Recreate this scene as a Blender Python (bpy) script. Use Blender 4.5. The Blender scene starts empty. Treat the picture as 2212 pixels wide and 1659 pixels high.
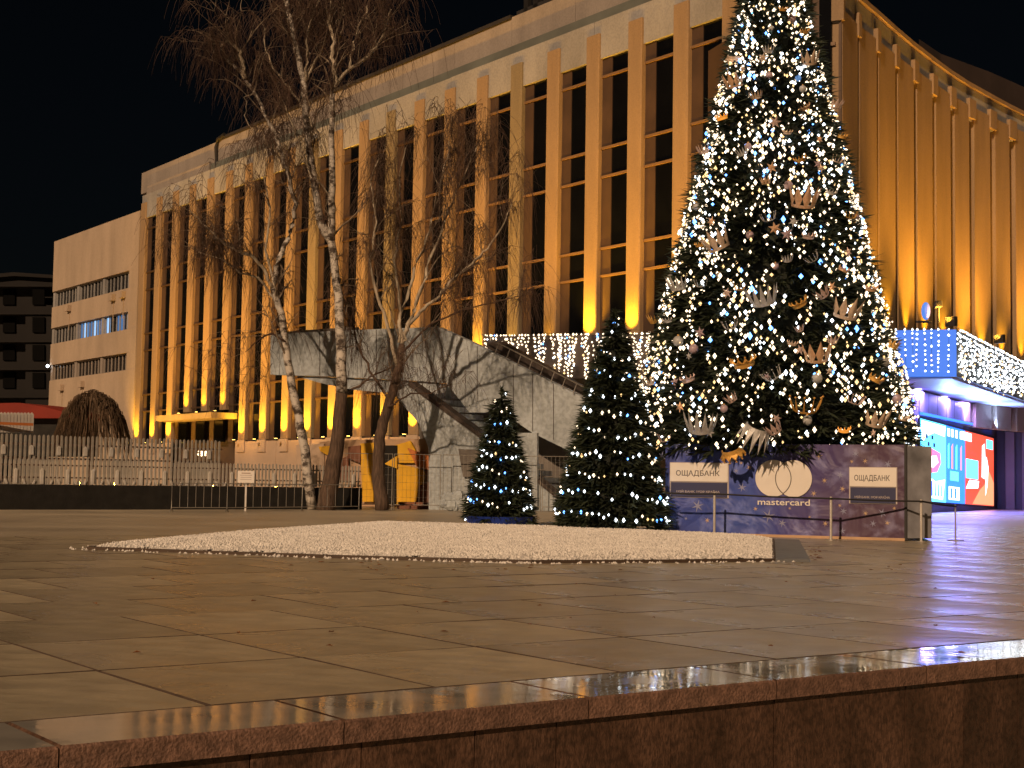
import bpy, bmesh, math, random
import numpy as np
from mathutils import Vector, Matrix
rnd = random.Random(7)
S = bpy.context.scene
COL = S.collection

# ------------------------------------------------------------------ camera
FPX = 3200.0                       # focal length for a 2212 px wide frame
PITCH = math.atan(210.5 / FPX); ROLL = .0153
CAM = np.array([0, 0, 1.21])
Fv = np.array([0, math.cos(PITCH), math.sin(PITCH)])
R0 = np.array([1., 0, 0]); U0 = np.array([0, -math.sin(PITCH), math.cos(PITCH)])
Rv = R0 * math.cos(ROLL) + U0 * math.sin(ROLL); Uv = U0 * math.cos(ROLL) - R0 * math.sin(ROLL)
cam_data = bpy.data.cameras.new('camera'); cam = bpy.data.objects.new('camera', cam_data); COL.objects.link(cam)
cam_data.sensor_width = 36; cam_data.lens = FPX / 2212 * 36; cam_data.clip_end = 2000; cam_data.clip_start = .1
cam.matrix_world = Matrix(((Rv[0], Uv[0], -Fv[0], CAM[0]), (Rv[1], Uv[1], -Fv[1], CAM[1]), (Rv[2], Uv[2], -Fv[2], CAM[2]), (0, 0, 0, 1)))
S.camera = cam
# ------------------------------------------------------------------ sky and sun (night: both very low / dim street light)
EL = math.radians(27); LD = np.array([-.42, -.9]); LD = LD / np.linalg.norm(LD)      # towards the light, horizontally
world = bpy.data.worlds.new('World'); S.world = world; world.use_nodes = True
wn = world.node_tree.nodes; wl = world.node_tree.links
sky = wn.new('ShaderNodeTexSky'); sky.sky_type = 'NISHITA'; sky.sun_disc = False
sky.sun_elevation = EL; sky.sun_rotation = math.atan2(LD[0], LD[1])
bg = wn['Background']; bg.inputs[1].default_value = 0.00055; wl.new(sky.outputs[0], bg.inputs[0])
sd = bpy.data.lights.new('street_glow', 'SUN'); sun = bpy.data.objects.new('street_glow', sd); COL.objects.link(sun)
sd.energy = 2.9; sd.angle = math.radians(1.0); sd.color = (1, .66, .40)
Ld = Vector((LD[0] * math.cos(EL), LD[1] * math.cos(EL), math.sin(EL)))
sun.rotation_euler = Ld.to_track_quat('Z', 'Y').to_euler()
S.view_settings.view_transform = 'Standard'; S.view_settings.look = 'None'
S.view_settings.gamma = 1; S.view_settings.exposure = 0; S.view_settings.use_curve_mapping = False
S.render.engine = 'CYCLES'
cy = S.cycles; cy.use_denoising = True; cy.max_bounces = 5; cy.diffuse_bounces = 2; cy.glossy_bounces = 3
cy.transmission_bounces = 3; cy.sample_clamp_indirect = 4; cy.sample_clamp_direct = 0; cy.use_light_tree = True
cy.caustics_reflective = False; cy.caustics_refractive = False

# ------------------------------------------------------------------ pixel (2212 wide) -> place
def Dr(x, y): return Fv + Rv * (x - 1106) / FPX - Uv * (y - 829.5) / FPX
def V(x, y, Y):
    d = Dr(x, y); return CAM + d * (Y / d[1])
def G(x, y, z=0.):
    d = Dr(x, y); return CAM + d * ((z - CAM[2]) / d[2])
def hit(x, y, P0, nrm):
    d = Dr(x, y); k = np.dot(P0 - CAM, nrm) / np.dot(d, nrm); return CAM + d * k
FU = np.array([-.58463862, .81129383, 0]); FN = np.array([-.81129383, -.58463862, 0]); FA = np.array([7.04458317, 76., 0])
AX = -FN                                  # the other axis of the square (coping direction)
def fac(s, off, z): return FA + FU * s + FN * off + np.array([0, 0, z])

# ------------------------------------------------------------------ materials
def mat(name, col, rough=.6, var=.15, scale=3., bump=0., bscale=40., metal=0., spec=.5, emit=None, es=1., stretch=None, rvar=0., var2=0., orand=0.):
    m = bpy.data.materials.new(name); m.use_nodes = True
    nt = m.node_tree; N = nt.nodes; L = nt.links; b = N['Principled BSDF']
    b.inputs['Roughness'].default_value = rough; b.inputs['Metallic'].default_value = metal
    b.inputs['Specular IOR Level'].default_value = spec
    tc = N.new('ShaderNodeTexCoord'); src = tc.outputs['Object']
    if stretch:
        mp = N.new('ShaderNodeMapping'); mp.inputs['Scale'].default_value = stretch; L.new(src, mp.inputs[0]); src2 = mp.outputs[0]
    else: src2 = src
    nz = N.new('ShaderNodeTexNoise'); nz.inputs['Scale'].default_value = scale; nz.inputs['Detail'].default_value = 6; L.new(src2, nz.inputs[0])
    cr = N.new('ShaderNodeValToRGB'); e = cr.color_ramp.elements
    e[0].position = .3; e[1].position = .7
    e[0].color = tuple(c * (1 - var) for c in col) + (1,); e[1].color = tuple(min(1, c * (1 + var)) for c in col) + (1,)
    L.new(nz.outputs['Fac'], cr.inputs[0]); last = cr.outputs[0]
    if var2:
        n2 = N.new('ShaderNodeTexNoise'); n2.inputs['Scale'].default_value = bscale; L.new(src, n2.inputs[0])
        mx = N.new('ShaderNodeMix'); mx.data_type = 'RGBA'; mx.blend_type = 'MULTIPLY'; mx.inputs[0].default_value = 1
        c2 = N.new('ShaderNodeValToRGB'); c2.color_ramp.elements[0].color = (1 - var2,) * 3 + (1,); c2.color_ramp.elements[0].position = .35; c2.color_ramp.elements[1].position = .6
        L.new(n2.outputs['Fac'], c2.inputs[0]); L.new(last, mx.inputs[6]); L.new(c2.outputs[0], mx.inputs[7]); last = mx.outputs[2]
    if orand:
        oi = N.new('ShaderNodeObjectInfo'); ml = N.new('ShaderNodeMath'); ml.operation = 'MULTIPLY_ADD'; ml.inputs[1].default_value = 2 * orand; ml.inputs[2].default_value = 1 - orand; L.new(oi.outputs['Random'], ml.inputs[0])
        vm = N.new('ShaderNodeVectorMath'); vm.operation = 'SCALE'; L.new(last, vm.inputs[0]); L.new(ml.outputs[0], vm.inputs['Scale']); last = vm.outputs[0]
    L.new(last, b.inputs['Base Color'])
    if rvar:
        rr = N.new('ShaderNodeMapRange'); rr.inputs['To Min'].default_value = max(.02, rough - rvar); rr.inputs['To Max'].default_value = rough + rvar
        rr.inputs['From Min'].default_value = .35; rr.inputs['From Max'].default_value = .65
        L.new(nz.outputs['Fac'], rr.inputs['Value']); L.new(rr.outputs[0], b.inputs['Roughness'])
    if bump:
        n3 = N.new('ShaderNodeTexNoise'); n3.inputs['Scale'].default_value = bscale; n3.inputs['Detail'].default_value = 4; L.new(src2 if stretch else src, n3.inputs[0])
        bp = N.new('ShaderNodeBump'); bp.inputs['Strength'].default_value = bump; bp.inputs['Distance'].default_value = .05
        L.new(n3.outputs['Fac'], bp.inputs['Height']); L.new(bp.outputs[0], b.inputs['Normal'])
    if emit is not None:
        b.inputs['Emission Color'].default_value = tuple(emit) + (1,); b.inputs['Emission Strength'].default_value = es
    return m
M = {}
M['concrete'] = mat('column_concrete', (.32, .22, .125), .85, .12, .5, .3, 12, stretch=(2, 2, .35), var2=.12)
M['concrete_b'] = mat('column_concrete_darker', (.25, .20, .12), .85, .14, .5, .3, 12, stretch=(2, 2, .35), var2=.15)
M['fascia'] = mat('fascia_concrete', (.32, .315, .31), .9, .25, .35, .3, 8, stretch=(1, 1, .5), var2=.15)
M['parapet'] = mat('parapet_concrete', (.31, .27, .235), .9, .16, .4, .3, 8, stretch=(1.5, 1.5, .3), var2=.12)
M['strip'] = mat('dark_strip', (.14, .15, .13), .8, .2, .5)
M['plaster'] = mat('wing_plaster', (.46, .36, .265), .92, .12, .35, .35, 6, stretch=(1.5, 1.5, .5), var2=.08)
M['plinth'] = mat('plinth_plaster', (.50, .38, .28), .9, .1, .5, .2, 8)
M['pier'] = mat('pier_stone', (.065, .038, .024), .7, .2, .8)
M['pier_l'] = mat('corner_stone', (.17, .12, .09), .85, .15, .6)
M['glass'] = mat('dark_glass', (.004, .0045, .006), .12, .2, .6, spec=.5, bump=.03, bscale=.5)
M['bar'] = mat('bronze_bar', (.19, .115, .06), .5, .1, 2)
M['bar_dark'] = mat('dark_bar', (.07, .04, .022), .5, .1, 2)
M['roofcap'] = mat('roof_cap', (.025, .022, .022), .8, .2, 2)
M['black'] = mat('black_metal', (.015, .014, .014), .6, .2, 2)
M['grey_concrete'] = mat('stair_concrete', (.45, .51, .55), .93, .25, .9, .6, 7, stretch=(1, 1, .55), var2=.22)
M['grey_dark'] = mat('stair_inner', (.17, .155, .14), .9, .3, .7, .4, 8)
M['rail_dark'] = mat('stair_rail', (.05, .035, .028), .6, .2, 2)
M['slab'] = mat('wet_granite_slab', (.47, .405, .285), .36, .24, .45, .5, 2.2, spec=.5, rvar=.15, var2=.2, stretch=(1, 1.6, 1), orand=.16)
M['paving'] = mat('wet_paving', (.46, .40, .30), .42, .25, .25, .35, 2.5, spec=.35, rvar=.1)
M['joint'] = mat('dark_joint', (.075, .05, .035), .85, .3, 4)
M['coping'] = mat('polished_coping', (.37, .345, .30), .07, .25, 2.2, .04, 2.0, spec=.8, rvar=.04)
M['copface'] = mat('coping_edge', (.215, .125, .09), .6, .35, 14, .35, 60, var2=.35, orand=.12)
M['wallstone'] = mat('retaining_stone', (.10, .054, .034), .5, .5, 1.1, .3, 24, stretch=(2.2, 2.2, 1.1), var2=.5, rvar=.2, orand=.22)
M['gravel'] = mat('white_gravel', (.90, .87, .83), .9, .12, 3, .6, 24, var2=.25)
M['edging'] = mat('bed_edging', (.07, .045, .03), .7, .2, 4)
M['grey_slab'] = mat('grey_slab', (.15, .155, .16), .45, .25, 2, .2, 10)
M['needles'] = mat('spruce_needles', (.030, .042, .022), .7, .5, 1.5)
M['cone_dark'] = mat('light_block_dark', (.012, .016, .010), .9, .4, 1.5)
M['bark_b'] = None
M['twig'] = mat('birch_twig', (.075, .042, .027), .8, .3, 1)
M['main_limb'] = mat('birch_main_limb', (.42, .36, .27), .8, .4, 3, .3, 14, stretch=(1, 1, .5))
M['limb'] = mat('birch_limb', (.20, .16, .115), .8, .5, 3, .3, 14, stretch=(1, 1, .5))
M['bark_dark'] = mat('old_bark', (.10, .065, .045), .9, .5, 5, .9, 12, stretch=(3, 3, .5))
M['picket'] = mat('grey_white_picket', (.44, .41, .36), .7, .3, 3)
M['white'] = mat('white_paint', (.72, .69, .64), .6, .12, 3)
M['picket_d'] = mat('fence_rail_brown', (.16, .09, .065), .7, .3, 3)
M['blackbase'] = mat('black_base', (.016, .015, .013), .85, .4, 3, .2, 20)
M['metal'] = mat('galvanised', (.42, .40, .36), .45, .1, 5, metal=.5)
M['post'] = mat('post_metal', (.58, .55, .50), .4, .1, 5, metal=.3)
M['band_white'] = mat('sign_white', (.78, .74, .68), .5, .04, 3)
M['ink'] = mat('ink_grey', (.10, .09, .085), .6, .05, 3)
M['ink_l'] = mat('ink_light', (.50, .44, .42), .6, .05, 3)
M['navy'] = mat('navy_panel', (.03, .035, .10), .6, .1, 3)
M['pot'] = mat('blue_pot', (.012, .04, .30), .5, .2, 3)
M['m_yellow'] = mat('mural_yellow', (.80, .45, .02), .7, .12, 1.5)
M['m_orange'] = mat('mural_orange', (.62, .20, .05), .7, .12, 1.5)
M['m_brown'] = mat('mural_brown', (.22, .09, .05), .7, .15, 1.5)
M['m_tan'] = mat('mural_tan', (.50, .33, .20), .7, .15, 1.5)
M['void'] = mat('dark_opening', (.01, .008, .006), .9, .1, 1)
M['bush'] = mat('dry_bush', (.11, .07, .04), .9, .4, 2)
M['farwall'] = mat('far_wall', (.008, .0065, .006), .9, .25, .15)
M['farwin'] = mat('far_window', (.003, .003, .003), .8, .1, 1, spec=.05)
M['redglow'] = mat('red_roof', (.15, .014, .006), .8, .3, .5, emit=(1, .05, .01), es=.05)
M['leaf'] = mat('dead_leaf', (.25, .10, .03), .8, .4, 9)
M['purple'] = mat('lobby_wall', (.10, .09, .12), .5, .15, .6)
M['purple_l'] = mat('lobby_post', (.26, .22, .27), .5, .12, .6)
M['soffit'] = mat('soffit_panel', (.62, .64, .72), .45, .06, .8)
M['tile_lobby'] = mat('lobby_floor', (.42, .38, .44), .3, .1, .6)
M['upper'] = mat('upper_volume', (.060, .040, .034), .9, .25, .3)
M['wire'] = mat('wire_dark', (.06, .055, .05), .7, .2, 4)

def birch_bark():
    m = mat('birch_bark', (.5, .46, .40), .75, .3, 2)
    nt = m.node_tree; N = nt.nodes; L = nt.links; b = N['Principled BSDF']
    tc = N.new('ShaderNodeTexCoord'); mp = N.new('ShaderNodeMapping'); mp.inputs['Scale'].default_value = (1.6, 1.6, 2.6)
    nz = N.new('ShaderNodeTexNoise'); nz.inputs['Scale'].default_value = 1.5; nz.inputs['Detail'].default_value = 9; nz.inputs['Roughness'].default_value = .7
    cr = N.new('ShaderNodeValToRGB'); e = cr.color_ramp.elements
    e[0].position = .42; e[0].color = (.05, .035, .025, 1); e[1].position = .55; e[1].color = (.56, .52, .46, 1)
    L.new(tc.outputs['Object'], mp.inputs[0]); L.new(mp.outputs[0], nz.inputs[0]); L.new(nz.outputs['Fac'], cr.inputs[0]); L.new(cr.outputs[0], b.inputs['Base Color'])
    return m
M['bark_b'] = birch_bark()

def emis(name, col, st, sampling='AUTO'):
    m = bpy.data.materials.new(name); m.use_nodes = True; N = m.node_tree.nodes; b = N['Principled BSDF']
    b.inputs['Base Color'].default_value = (.02, .02, .02, 1); b.inputs['Roughness'].default_value = .4
    b.inputs['Emission Color'].default_value = tuple(col) + (1,); b.inputs['Emission Strength'].default_value = st
    m.cycles.emission_sampling = sampling
    return m
M['bulb_w'] = emis('bulb_warm', (1, .76, .50), 3.6, 'NONE')
M['bulb_y'] = emis('bulb_amber', (1, .62, .25), 2.2, 'NONE')
M['bulb_c'] = emis('bulb_cold', (.85, .93, 1), 6, 'NONE')
M['bulb_b'] = emis('bulb_blue', (.12, .35, 1), 6, 'NONE')
M['lamp_y'] = emis('uplight_lens', (1, .62, .12), 14, 'NONE')
M['s_cyan'] = emis('screen_cyan', (.10, .62, 1), 3.2)
M['s_pale'] = emis('screen_pale', (.55, .85, 1), 4.2)
M['s_blue'] = emis('screen_blue', (.02, .14, 1), 3.4)
M['s_red'] = emis('screen_red', (.95, .09, .04), 1.5)
M['s_orange'] = emis('screen_orange', (1, .30, .14), 1.8)
M['s_white'] = emis('screen_white', (.9, .93, 1), 2.8)
M['s_pink'] = emis('screen_pink', (1, .2, .45), 1.8)
M['s_dark'] = mat('screen_dark', (.02, .03, .12), .5, .1, 2)
M['blue_lit'] = emis('blue_light_glow', (.03, .22, .95), .95)  # blue lamp light falling on the canopy face, put in as emission
M['win_blue'] = emis('lit_window', (.10, .28, .62), .55, 'NONE')
M['win_bright'] = emis('lit_window_bright', (.35, .62, 1), 1.1, 'NONE')
M['chand'] = emis('chandelier', (1, .66, .38), 5, 'NONE')
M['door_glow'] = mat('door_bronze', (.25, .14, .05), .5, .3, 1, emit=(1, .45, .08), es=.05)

# ------------------------------------------------------------------ building blocks
class MB:
    def __init__(s): s.v = []; s.f = []
    def add(s, pts, faces):
        b = len(s.v); s.v += [tuple(map(float, p)) for p in pts]; s.f += [tuple(b + i for i in f) for f in faces]
    def hexa(s, p):               # p: 4 bottom (ccw) + 4 top
        s.add(p, [(3, 2, 1, 0), (4, 5, 6, 7), (0, 1, 5, 4), (1, 2, 6, 5), (2, 3, 7, 6), (3, 0, 4, 7)])
    def box(s, a, b, o=None, ux=None, uy=None):
        x0, y0, z0 = a; x1, y1, z1 = b
        o = np.zeros(3) if o is None else o; ux = np.array([1., 0, 0]) if ux is None else ux; uy = np.array([0, 1., 0]) if uy is None else uy
        p = [o + ux * x + uy * y + np.array([0, 0, z]) for z in (z0, z1) for x, y in ((x0, y0), (x1, y0), (x1, y1), (x0, y1))]
        s.hexa(p)
    def fbox(s, s0, s1, o0, o1, z0, z1): s.box((s0, o0, z0), (s1, o1, z1), FA, FU, FN)
    def prism(s, poly, z0, z1):
        n = len(poly)
        s.add([(p[0], p[1], z0) for p in poly] + [(p[0], p[1], z1) for p in poly],
              [tuple(range(n))[::-1], tuple(range(n, 2 * n))] + [(i, (i + 1) % n, n + (i + 1) % n, n + i) for i in range(n)])
    def slabpoly(s, pts, d):      # a 3D polygon thickened along vector d
        n = len(pts); P = [np.array(p) for p in pts]
        s.add(P + [p + d for p in P], [tuple(range(n)), tuple(range(n, 2 * n))[::-1]] + [(i, (i + 1) % n, n + (i + 1) % n, n + i) for i in range(n)])
    def tube(s, path, rad, k=6):
        P = [np.array(p, float) for p in path]; n = len(P)
        if not hasattr(rad, '__len__'): rad = [rad] * n
        b = len(s.v)
        for i, p in enumerate(P):
            t = P[min(i + 1, n - 1)] - P[max(i - 1, 0)]; l = np.linalg.norm(t); t = t / l if l > 1e-9 else np.array([0, 0, 1.])
            a = np.cross(t, [0, 0, 1.]) if abs(t[2]) < .95 else np.cross(t, [1., 0, 0]); a /= np.linalg.norm(a); c = np.cross(t, a)
            for j in range(k):
                w = 2 * math.pi * j / k; q = p + (a * math.cos(w) + c * math.sin(w)) * rad[i]; s.v.append(tuple(q))
        for i in range(n - 1):
            for j in range(k):
                j2 = (j + 1) % k; s.f.append((b + i * k + j, b + i * k + j2, b + (i + 1) * k + j2, b + (i + 1) * k + j))
        if k > 3: s.f.append(tuple(b + j for j in range(k))[::-1]); s.f.append(tuple(b + (n - 1) * k + j for j in range(k)))
    def cyl(s, p, r, h, k=12, r2=None): s.tube([p, (p[0], p[1], p[2] + h)], [r, r if r2 is None else r2], k)
    def octa(s, p, r, rz=None):
        x, y, z = p; rz = rz or r
        s.add([(x + r, y, z), (x, y + r, z), (x - r, y, z), (x, y - r, z), (x, y, z + rz), (x, y, z - rz)],
              [(0, 1, 4), (1, 2, 4), (2, 3, 4), (3, 0, 4), (1, 0, 5), (2, 1, 5), (3, 2, 5), (0, 3, 5)])
    def sphere(s, p, r, n=12, m=8, sx=1, sz=1):
        P = [];
        for i in range(1, m):
            t = math.pi * i / m
            for j in range(n):
                w = 2 * math.pi * j / n; P.append((p[0] + r * sx * math.sin(t) * math.cos(w), p[1] + r * sx * math.sin(t) * math.sin(w), p[2] + r * sz * math.cos(t)))
        P += [(p[0], p[1], p[2] + r * sz), (p[0], p[1], p[2] - r * sz)]; T = len(P) - 2; B = T + 1; F = []
        for j in range(n):
            j2 = (j + 1) % n; F.append((T, j, j2)); F.append((B, (m - 2) * n + j2, (m - 2) * n + j))
            for i in range(m - 2): F.append((i * n + j, (i + 1) * n + j, (i + 1) * n + j2, i * n + j2))
        s.add(P, F)
    def mesh(s, name, m, org=(0, 0, 0), smooth=False):
        me = bpy.data.meshes.new(name); o = np.array(org, float)
        v = np.array(s.v) - o
        me.from_pydata(v.tolist(), [], s.f)
        ms = m if isinstance(m, (list, tuple)) else [m]
        for q in ms: me.materials.append(q)
        if smooth: me.polygons.foreach_set('use_smooth', [True] * len(me.polygons))
        me.update(); return me
    def fix(s, me):
        bm = bmesh.new(); bm.from_mesh(me); bmesh.ops.recalc_face_normals(bm, faces=bm.faces); bm.to_mesh(me); bm.free()
    def build(s, name, m, parent=None, smooth=False, org=None, label=None, kind=None):
        if org is None:
            if parent is not None: org = np.array(parent['_org']) if '_org' in parent else np.array([0, 0, 0])
            else:
                a = np.array(s.v); org = np.array([(a[:, 0].min() + a[:, 0].max()) / 2, (a[:, 1].min() + a[:, 1].max()) / 2, a[:, 2].min()])
        me = s.mesh(name, m, org, smooth); s.fix(me)
        o = bpy.data.objects.new(name, me); COL.objects.link(o)
        if parent is not None: o.parent = parent; ORG[o.name] = ORG[parent.name]
        else: o.location = org; ORG[o.name] = np.array(org)
        if label: o['label'] = label
        if kind: o['kind'] = kind
        return o
ORG = {}
_b = MB.build
def build(s, name, m, parent=None, **k):
    if parent is not None and 'org' not in k: k['org'] = ORG[parent.name]
    return _b(s, name, m, parent, **k)
MB.build = build
def thing(name, label, cat, loc, group=None):
    o = bpy.data.objects.new(name, None); o.empty_display_size = .3; COL.objects.link(o); o.location = tuple(loc); ORG[o.name] = np.array(loc, float)
    o['label'] = label; o['category'] = cat
    if group: o['group'] = group
    return o
def tag(o, label, cat, group=None):
    o['label'] = label; o['category'] = cat
    if group: o['group'] = group
    return o
def struct(o): o['kind'] = 'structure'; return o
def inst(me, name, parent, world, rot=(0, 0, 0), scale=None, label=None):
    o = bpy.data.objects.new(name, me); COL.objects.link(o); o.parent = parent
    o.location = tuple(np.array(world) - (ORG[parent.name] if parent else 0)); o.rotation_euler = rot
    if scale: o.scale = scale
    if label: o['label'] = label
    ORG[o.name] = np.array(world, float); return o
def spot(name, loc, aim, power, col, angle, blend=.8, size=.05, parent=None):
    d = bpy.data.lights.new(name, 'SPOT'); d.energy = power; d.color = col; d.spot_size = angle; d.spot_blend = blend; d.shadow_soft_size = size
    o = bpy.data.objects.new(name, d); COL.objects.link(o)
    o.rotation_euler = (Vector(tuple(np.array(loc) - np.array(aim)))).to_track_quat('Z', 'Y').to_euler()
    if parent is not None: o.parent = parent; o.location = tuple(np.array(loc) - ORG[parent.name])
    else: o.location = tuple(loc)
    return o
def area(name, loc, aim, power, col, sx, sy, parent=None):
    d = bpy.data.lights.new(name, 'AREA'); d.energy = power; d.color = col; d.shape = 'RECTANGLE'; d.size = sx; d.size_y = sy
    o = bpy.data.objects.new(name, d); COL.objects.link(o)
    o.rotation_euler = (Vector(tuple(np.array(loc) - np.array(aim)))).to_track_quat('Z', 'Y').to_euler()
    if parent is not None: o.parent = parent; o.location = tuple(np.array(loc) - ORG[parent.name])
    else: o.location = tuple(loc)
    return o

# ================================================================== GROUND
gy = lambda a, u_: AX * a + FU * u_          # plaza coordinates: a along the coping, u away from it
UE = 6.60                                    # coping front edge
plz = MB()
plz.add([gy(-160, UE + .75) + [0, 0, -.03], gy(260, UE + .75) + [0, 0, -.03], gy(260, 420) + [0, 0, -.03], gy(-160, 420) + [0, 0, -.03]], [(0, 1, 2, 3)])
plaza = struct(plz.build('plaza', M['joint'], org=(0, 0, 0)))
st = MB(); st.add([(-300, -60, -.9), (300, -60, -.9), (300, 260, -.9), (-300, 260, -.9)], [(0, 1, 2, 3)])
struct(st.build('street', M['paving'], org=(0, 0, 0)))
# near slabs: each one its own piece
slab_meshes = []
def slab_mesh(w, d, seed):
    r = random.Random(seed); b = MB(); g = .009; e = .006
    t = [r.uniform(-.0035, .0035) for _ in range(4)]
    c = [(g, g), (w - g, g), (w - g, d - g), (g, d - g)]; ci = [(g + e, g + e), (w - g - e, g + e), (w - g - e, d - g - e), (g + e, d - g - e)]
    P = [AX * x + FU * y + [0, 0, -.045] for x, y in c] + [AX * x + FU * y + [0, 0, -.008 + t[i]] for i, (x, y) in enumerate(c)] + [AX * x + FU * y + [0, 0, t[i]] for i, (x, y) in enumerate(ci)]
    b.add(P, [(0, 1, 5, 4), (1, 2, 6, 5), (2, 3, 7, 6), (3, 0, 4, 7), (4, 5, 9, 8), (5, 6, 10, 9), (6, 7, 11, 10), (7, 4, 8, 11), (8, 9, 10, 11)])
    me = b.mesh('paving_slab', [M['slab'], M['joint']])
    for i_, p_ in enumerate(me.polygons): p_.material_index = 1 if i_ < 8 else 0
    return me
SW, SD_ = 1.42, 1.66
for k in range(14): slab_meshes.append(slab_mesh(SW, SD_, k))
rest = MB(); nslab = 0; VMAX = 29.5
rows = int((VMAX - UE - .77) / SD_)
for j in range(rows):
    u_ = UE + .775 + j * SD_; offs = (j % 2) * SW * .5 if j > 2 else 0.0
    for i in range(-45, 60):
        a_ = 3.37 + (i - 1) * SW - offs
        ctr = gy(a_ + SW / 2, u_ + SD_ / 2)
        if ctr[1] < -6 or abs(ctr[0]) > 34: continue
        if ctr[1] < 5 or abs(ctr[0]) > ctr[1] * .3456 + 2.2:
            q = gy(a_, u_); g = .009; rest.add([q + AX * x + FU * y + np.array([0, 0, z_]) for z_ in (-.03, rnd.uniform(-.003, .003)) for x, y in ((g, g), (SW - g, g), (SW - g, SD_ - g), (g, SD_ - g))], [(0, 1, 5, 4), (1, 2, 6, 5), (2, 3, 7, 6), (3, 0, 4, 7), (4, 5, 6, 7)]); continue
        inst(rnd.choice(slab_meshes), 'paving_slab', plaza, gy(a_, u_)); nslab += 1
# the rest of the square
U1 = UE + .775 + rows * SD_
rest.build('outer_slabs', M['slab'], plaza, kind='stuff')
fp = MB()
def grid_sheet(b, a0, a1, u0, u1, na, nu, z0, amp):
    base = len(b.v)
    for i in range(na + 1):
        for j in range(nu + 1):
            p = gy(a0 + (a1 - a0) * i / na, u0 + (u1 - u0) * j / nu); b.v.append((p[0], p[1], z0 + amp * math.sin(p[0] * .9 + p[1] * .35) * math.sin(p[1] * .5 - p[0] * .2)))
    for i in range(na):
        for j in range(nu):
            q = base + i * (nu + 1) + j; b.f.append((q, q + nu + 1, q + nu + 2, q + 1))
grid_sheet(fp, -60, 160, U1, 220, 60, 60, 0, .004)
o = fp.build('far_paving', M['paving'], plaza)
# kerb-like coping of the retaining wall, stone by stone
wall = MB(); wall.box((-40, UE + .06, -.89), (60, UE + .7, -.045 - .115), np.zeros(3), AX, FU)
ret = thing('retaining_wall', 'low brown granite retaining wall with polished wet coping along the near edge of the square', 'wall', gy(3, UE + .3) + [0, 0, -.89])
wall.build('wall_core', M['joint'], ret)
joints = [-9.2, -7.6, -6.1, -4.6, -3.2, -1.8, -.35, 1.05, 2.45, 3.82, 5.2, 6.80 - .1, 8.25, 9.35, 10.6, 12.1, 13.6, 15.1, 16.6]
ja = [float(np.dot(G(x, y), AX)) for x, y in ((725, 1550), (1256, 1503), (1656, 1465), (1991, 1437), (2158, 1425))]
joints = [ja[0] - 1.45 * k for k in (8, 7, 6, 5, 4, 3, 2, 1)] + ja + [ja[-1] + 1.4 * k for k in range(1, 6)]
for i in range(len(joints) - 1):
    a0, a1 = joints[i] + .004, joints[i + 1] - .004; w = (UE - .0, UE + .765); b = MB(); h = rnd.uniform(-.002, .002); e = .012
    c = [(a0, w[0]), (a1, w[0]), (a1, w[1]), (a0, w[1])]
    P = [AX * x + FU * y + np.array([0, 0, -.12]) for x, y in c] + [AX * x + FU * y + np.array([0, 0, -e + h]) for x, y in c] + \
        [AX * (x + (e if k in (0, 3) else -e)) + FU * (y + (e if k < 2 else -e)) + np.array([0, 0, h]) for k, (x, y) in enumerate(c)]
    b.add(P, [(3, 2, 1, 0), (0, 1, 5, 4), (1, 2, 6, 5), (2, 3, 7, 6), (3, 0, 4, 7), (4, 5, 9, 8), (5, 6, 10, 9), (6, 7, 11, 10), (7, 4, 8, 11), (8, 9, 10, 11)])
    o = b.build('coping_stone', [M['copface'], M['coping'], M['wallstone']], ret)
    for p in o.data.polygons: p.material_index = 1 if p.normal.z > .9 else 2 if abs(p.normal.x * AX[0] + p.normal.y * AX[1]) > .6 else 0
k = 0; a = -10.
while a < 19:
    w = rnd.choice([.55, .62, .7, .86]); b = MB(); pr = rnd.uniform(0, .006)
    b.box((a + .004, UE + .035 - pr, -.885), (a + w - .004, UE + .07, -.125), np.zeros(3), AX, FU)
    b.build('wall_panel', M['wallstone'], ret); a += w

# ------------------------------------------------------------------ white gravel bed
Bp = [G(190, 1187), G(500, 1157), G(800, 1135), G(1240, 1148), G(1670, 1168), G(1672, 1213), G(1400, 1216), G(1150, 1217), G(700, 1205)]
bedc = sum(Bp) / len(Bp)
bed = thing('gravel_bed', 'raised bed of coarse white marble gravel in the middle of the square', 'gravel bed', (bedc[0], bedc[1], 0))
kb = MB()
def inside(p, poly):
    c = False; n = len(poly)
    for i in range(n):
        x1, y1 = poly[i][:2]; x2, y2 = poly[(i + 1) % n][:2]
        if (y1 > p[1]) != (y2 > p[1]) and p[0] < (x2 - x1) * (p[1] - y1) / (y2 - y1) + x1: c = not c
    return c
def edged(p, poly):
    d = 1e9; n = len(poly)
    for i in range(n):
        a = np.array(poly[i][:2]); b_ = np.array(poly[(i + 1) % n][:2]); t = np.clip(np.dot(p - a, b_ - a) / np.dot(b_ - a, b_ - a), 0, 1); d = min(d, np.linalg.norm(p - a - t * (b_ - a)))
    return d
nb = len(Bp)
for i in range(nb):                      # dark steel edging round the bed
    p, q = Bp[i], Bp[(i + 1) % nb]; d = (q - p); d /= np.linalg.norm(d); m_ = np.array([d[1], -d[0], 0])
    kb.hexa([p - m_ * .03, q - m_ * .03, q + m_ * .03, p + m_ * .03] + [x + np.array([0, 0, .05]) for x in (p - m_ * .03, q - m_ * .03, q + m_ * .03, p + m_ * .03)])
kb.build('edging', M['edging'], bed)
gv = MB(); xs = np.arange(-7.2, 6.4, .14); ys = np.arange(21.8, 39.5, .14)
def bedz(p):
    e = edged(p, Bp); return .02 + .13 * (1 - math.exp(-e / .35)) + rnd.uniform(-.006, .006)
idx = {}
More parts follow.
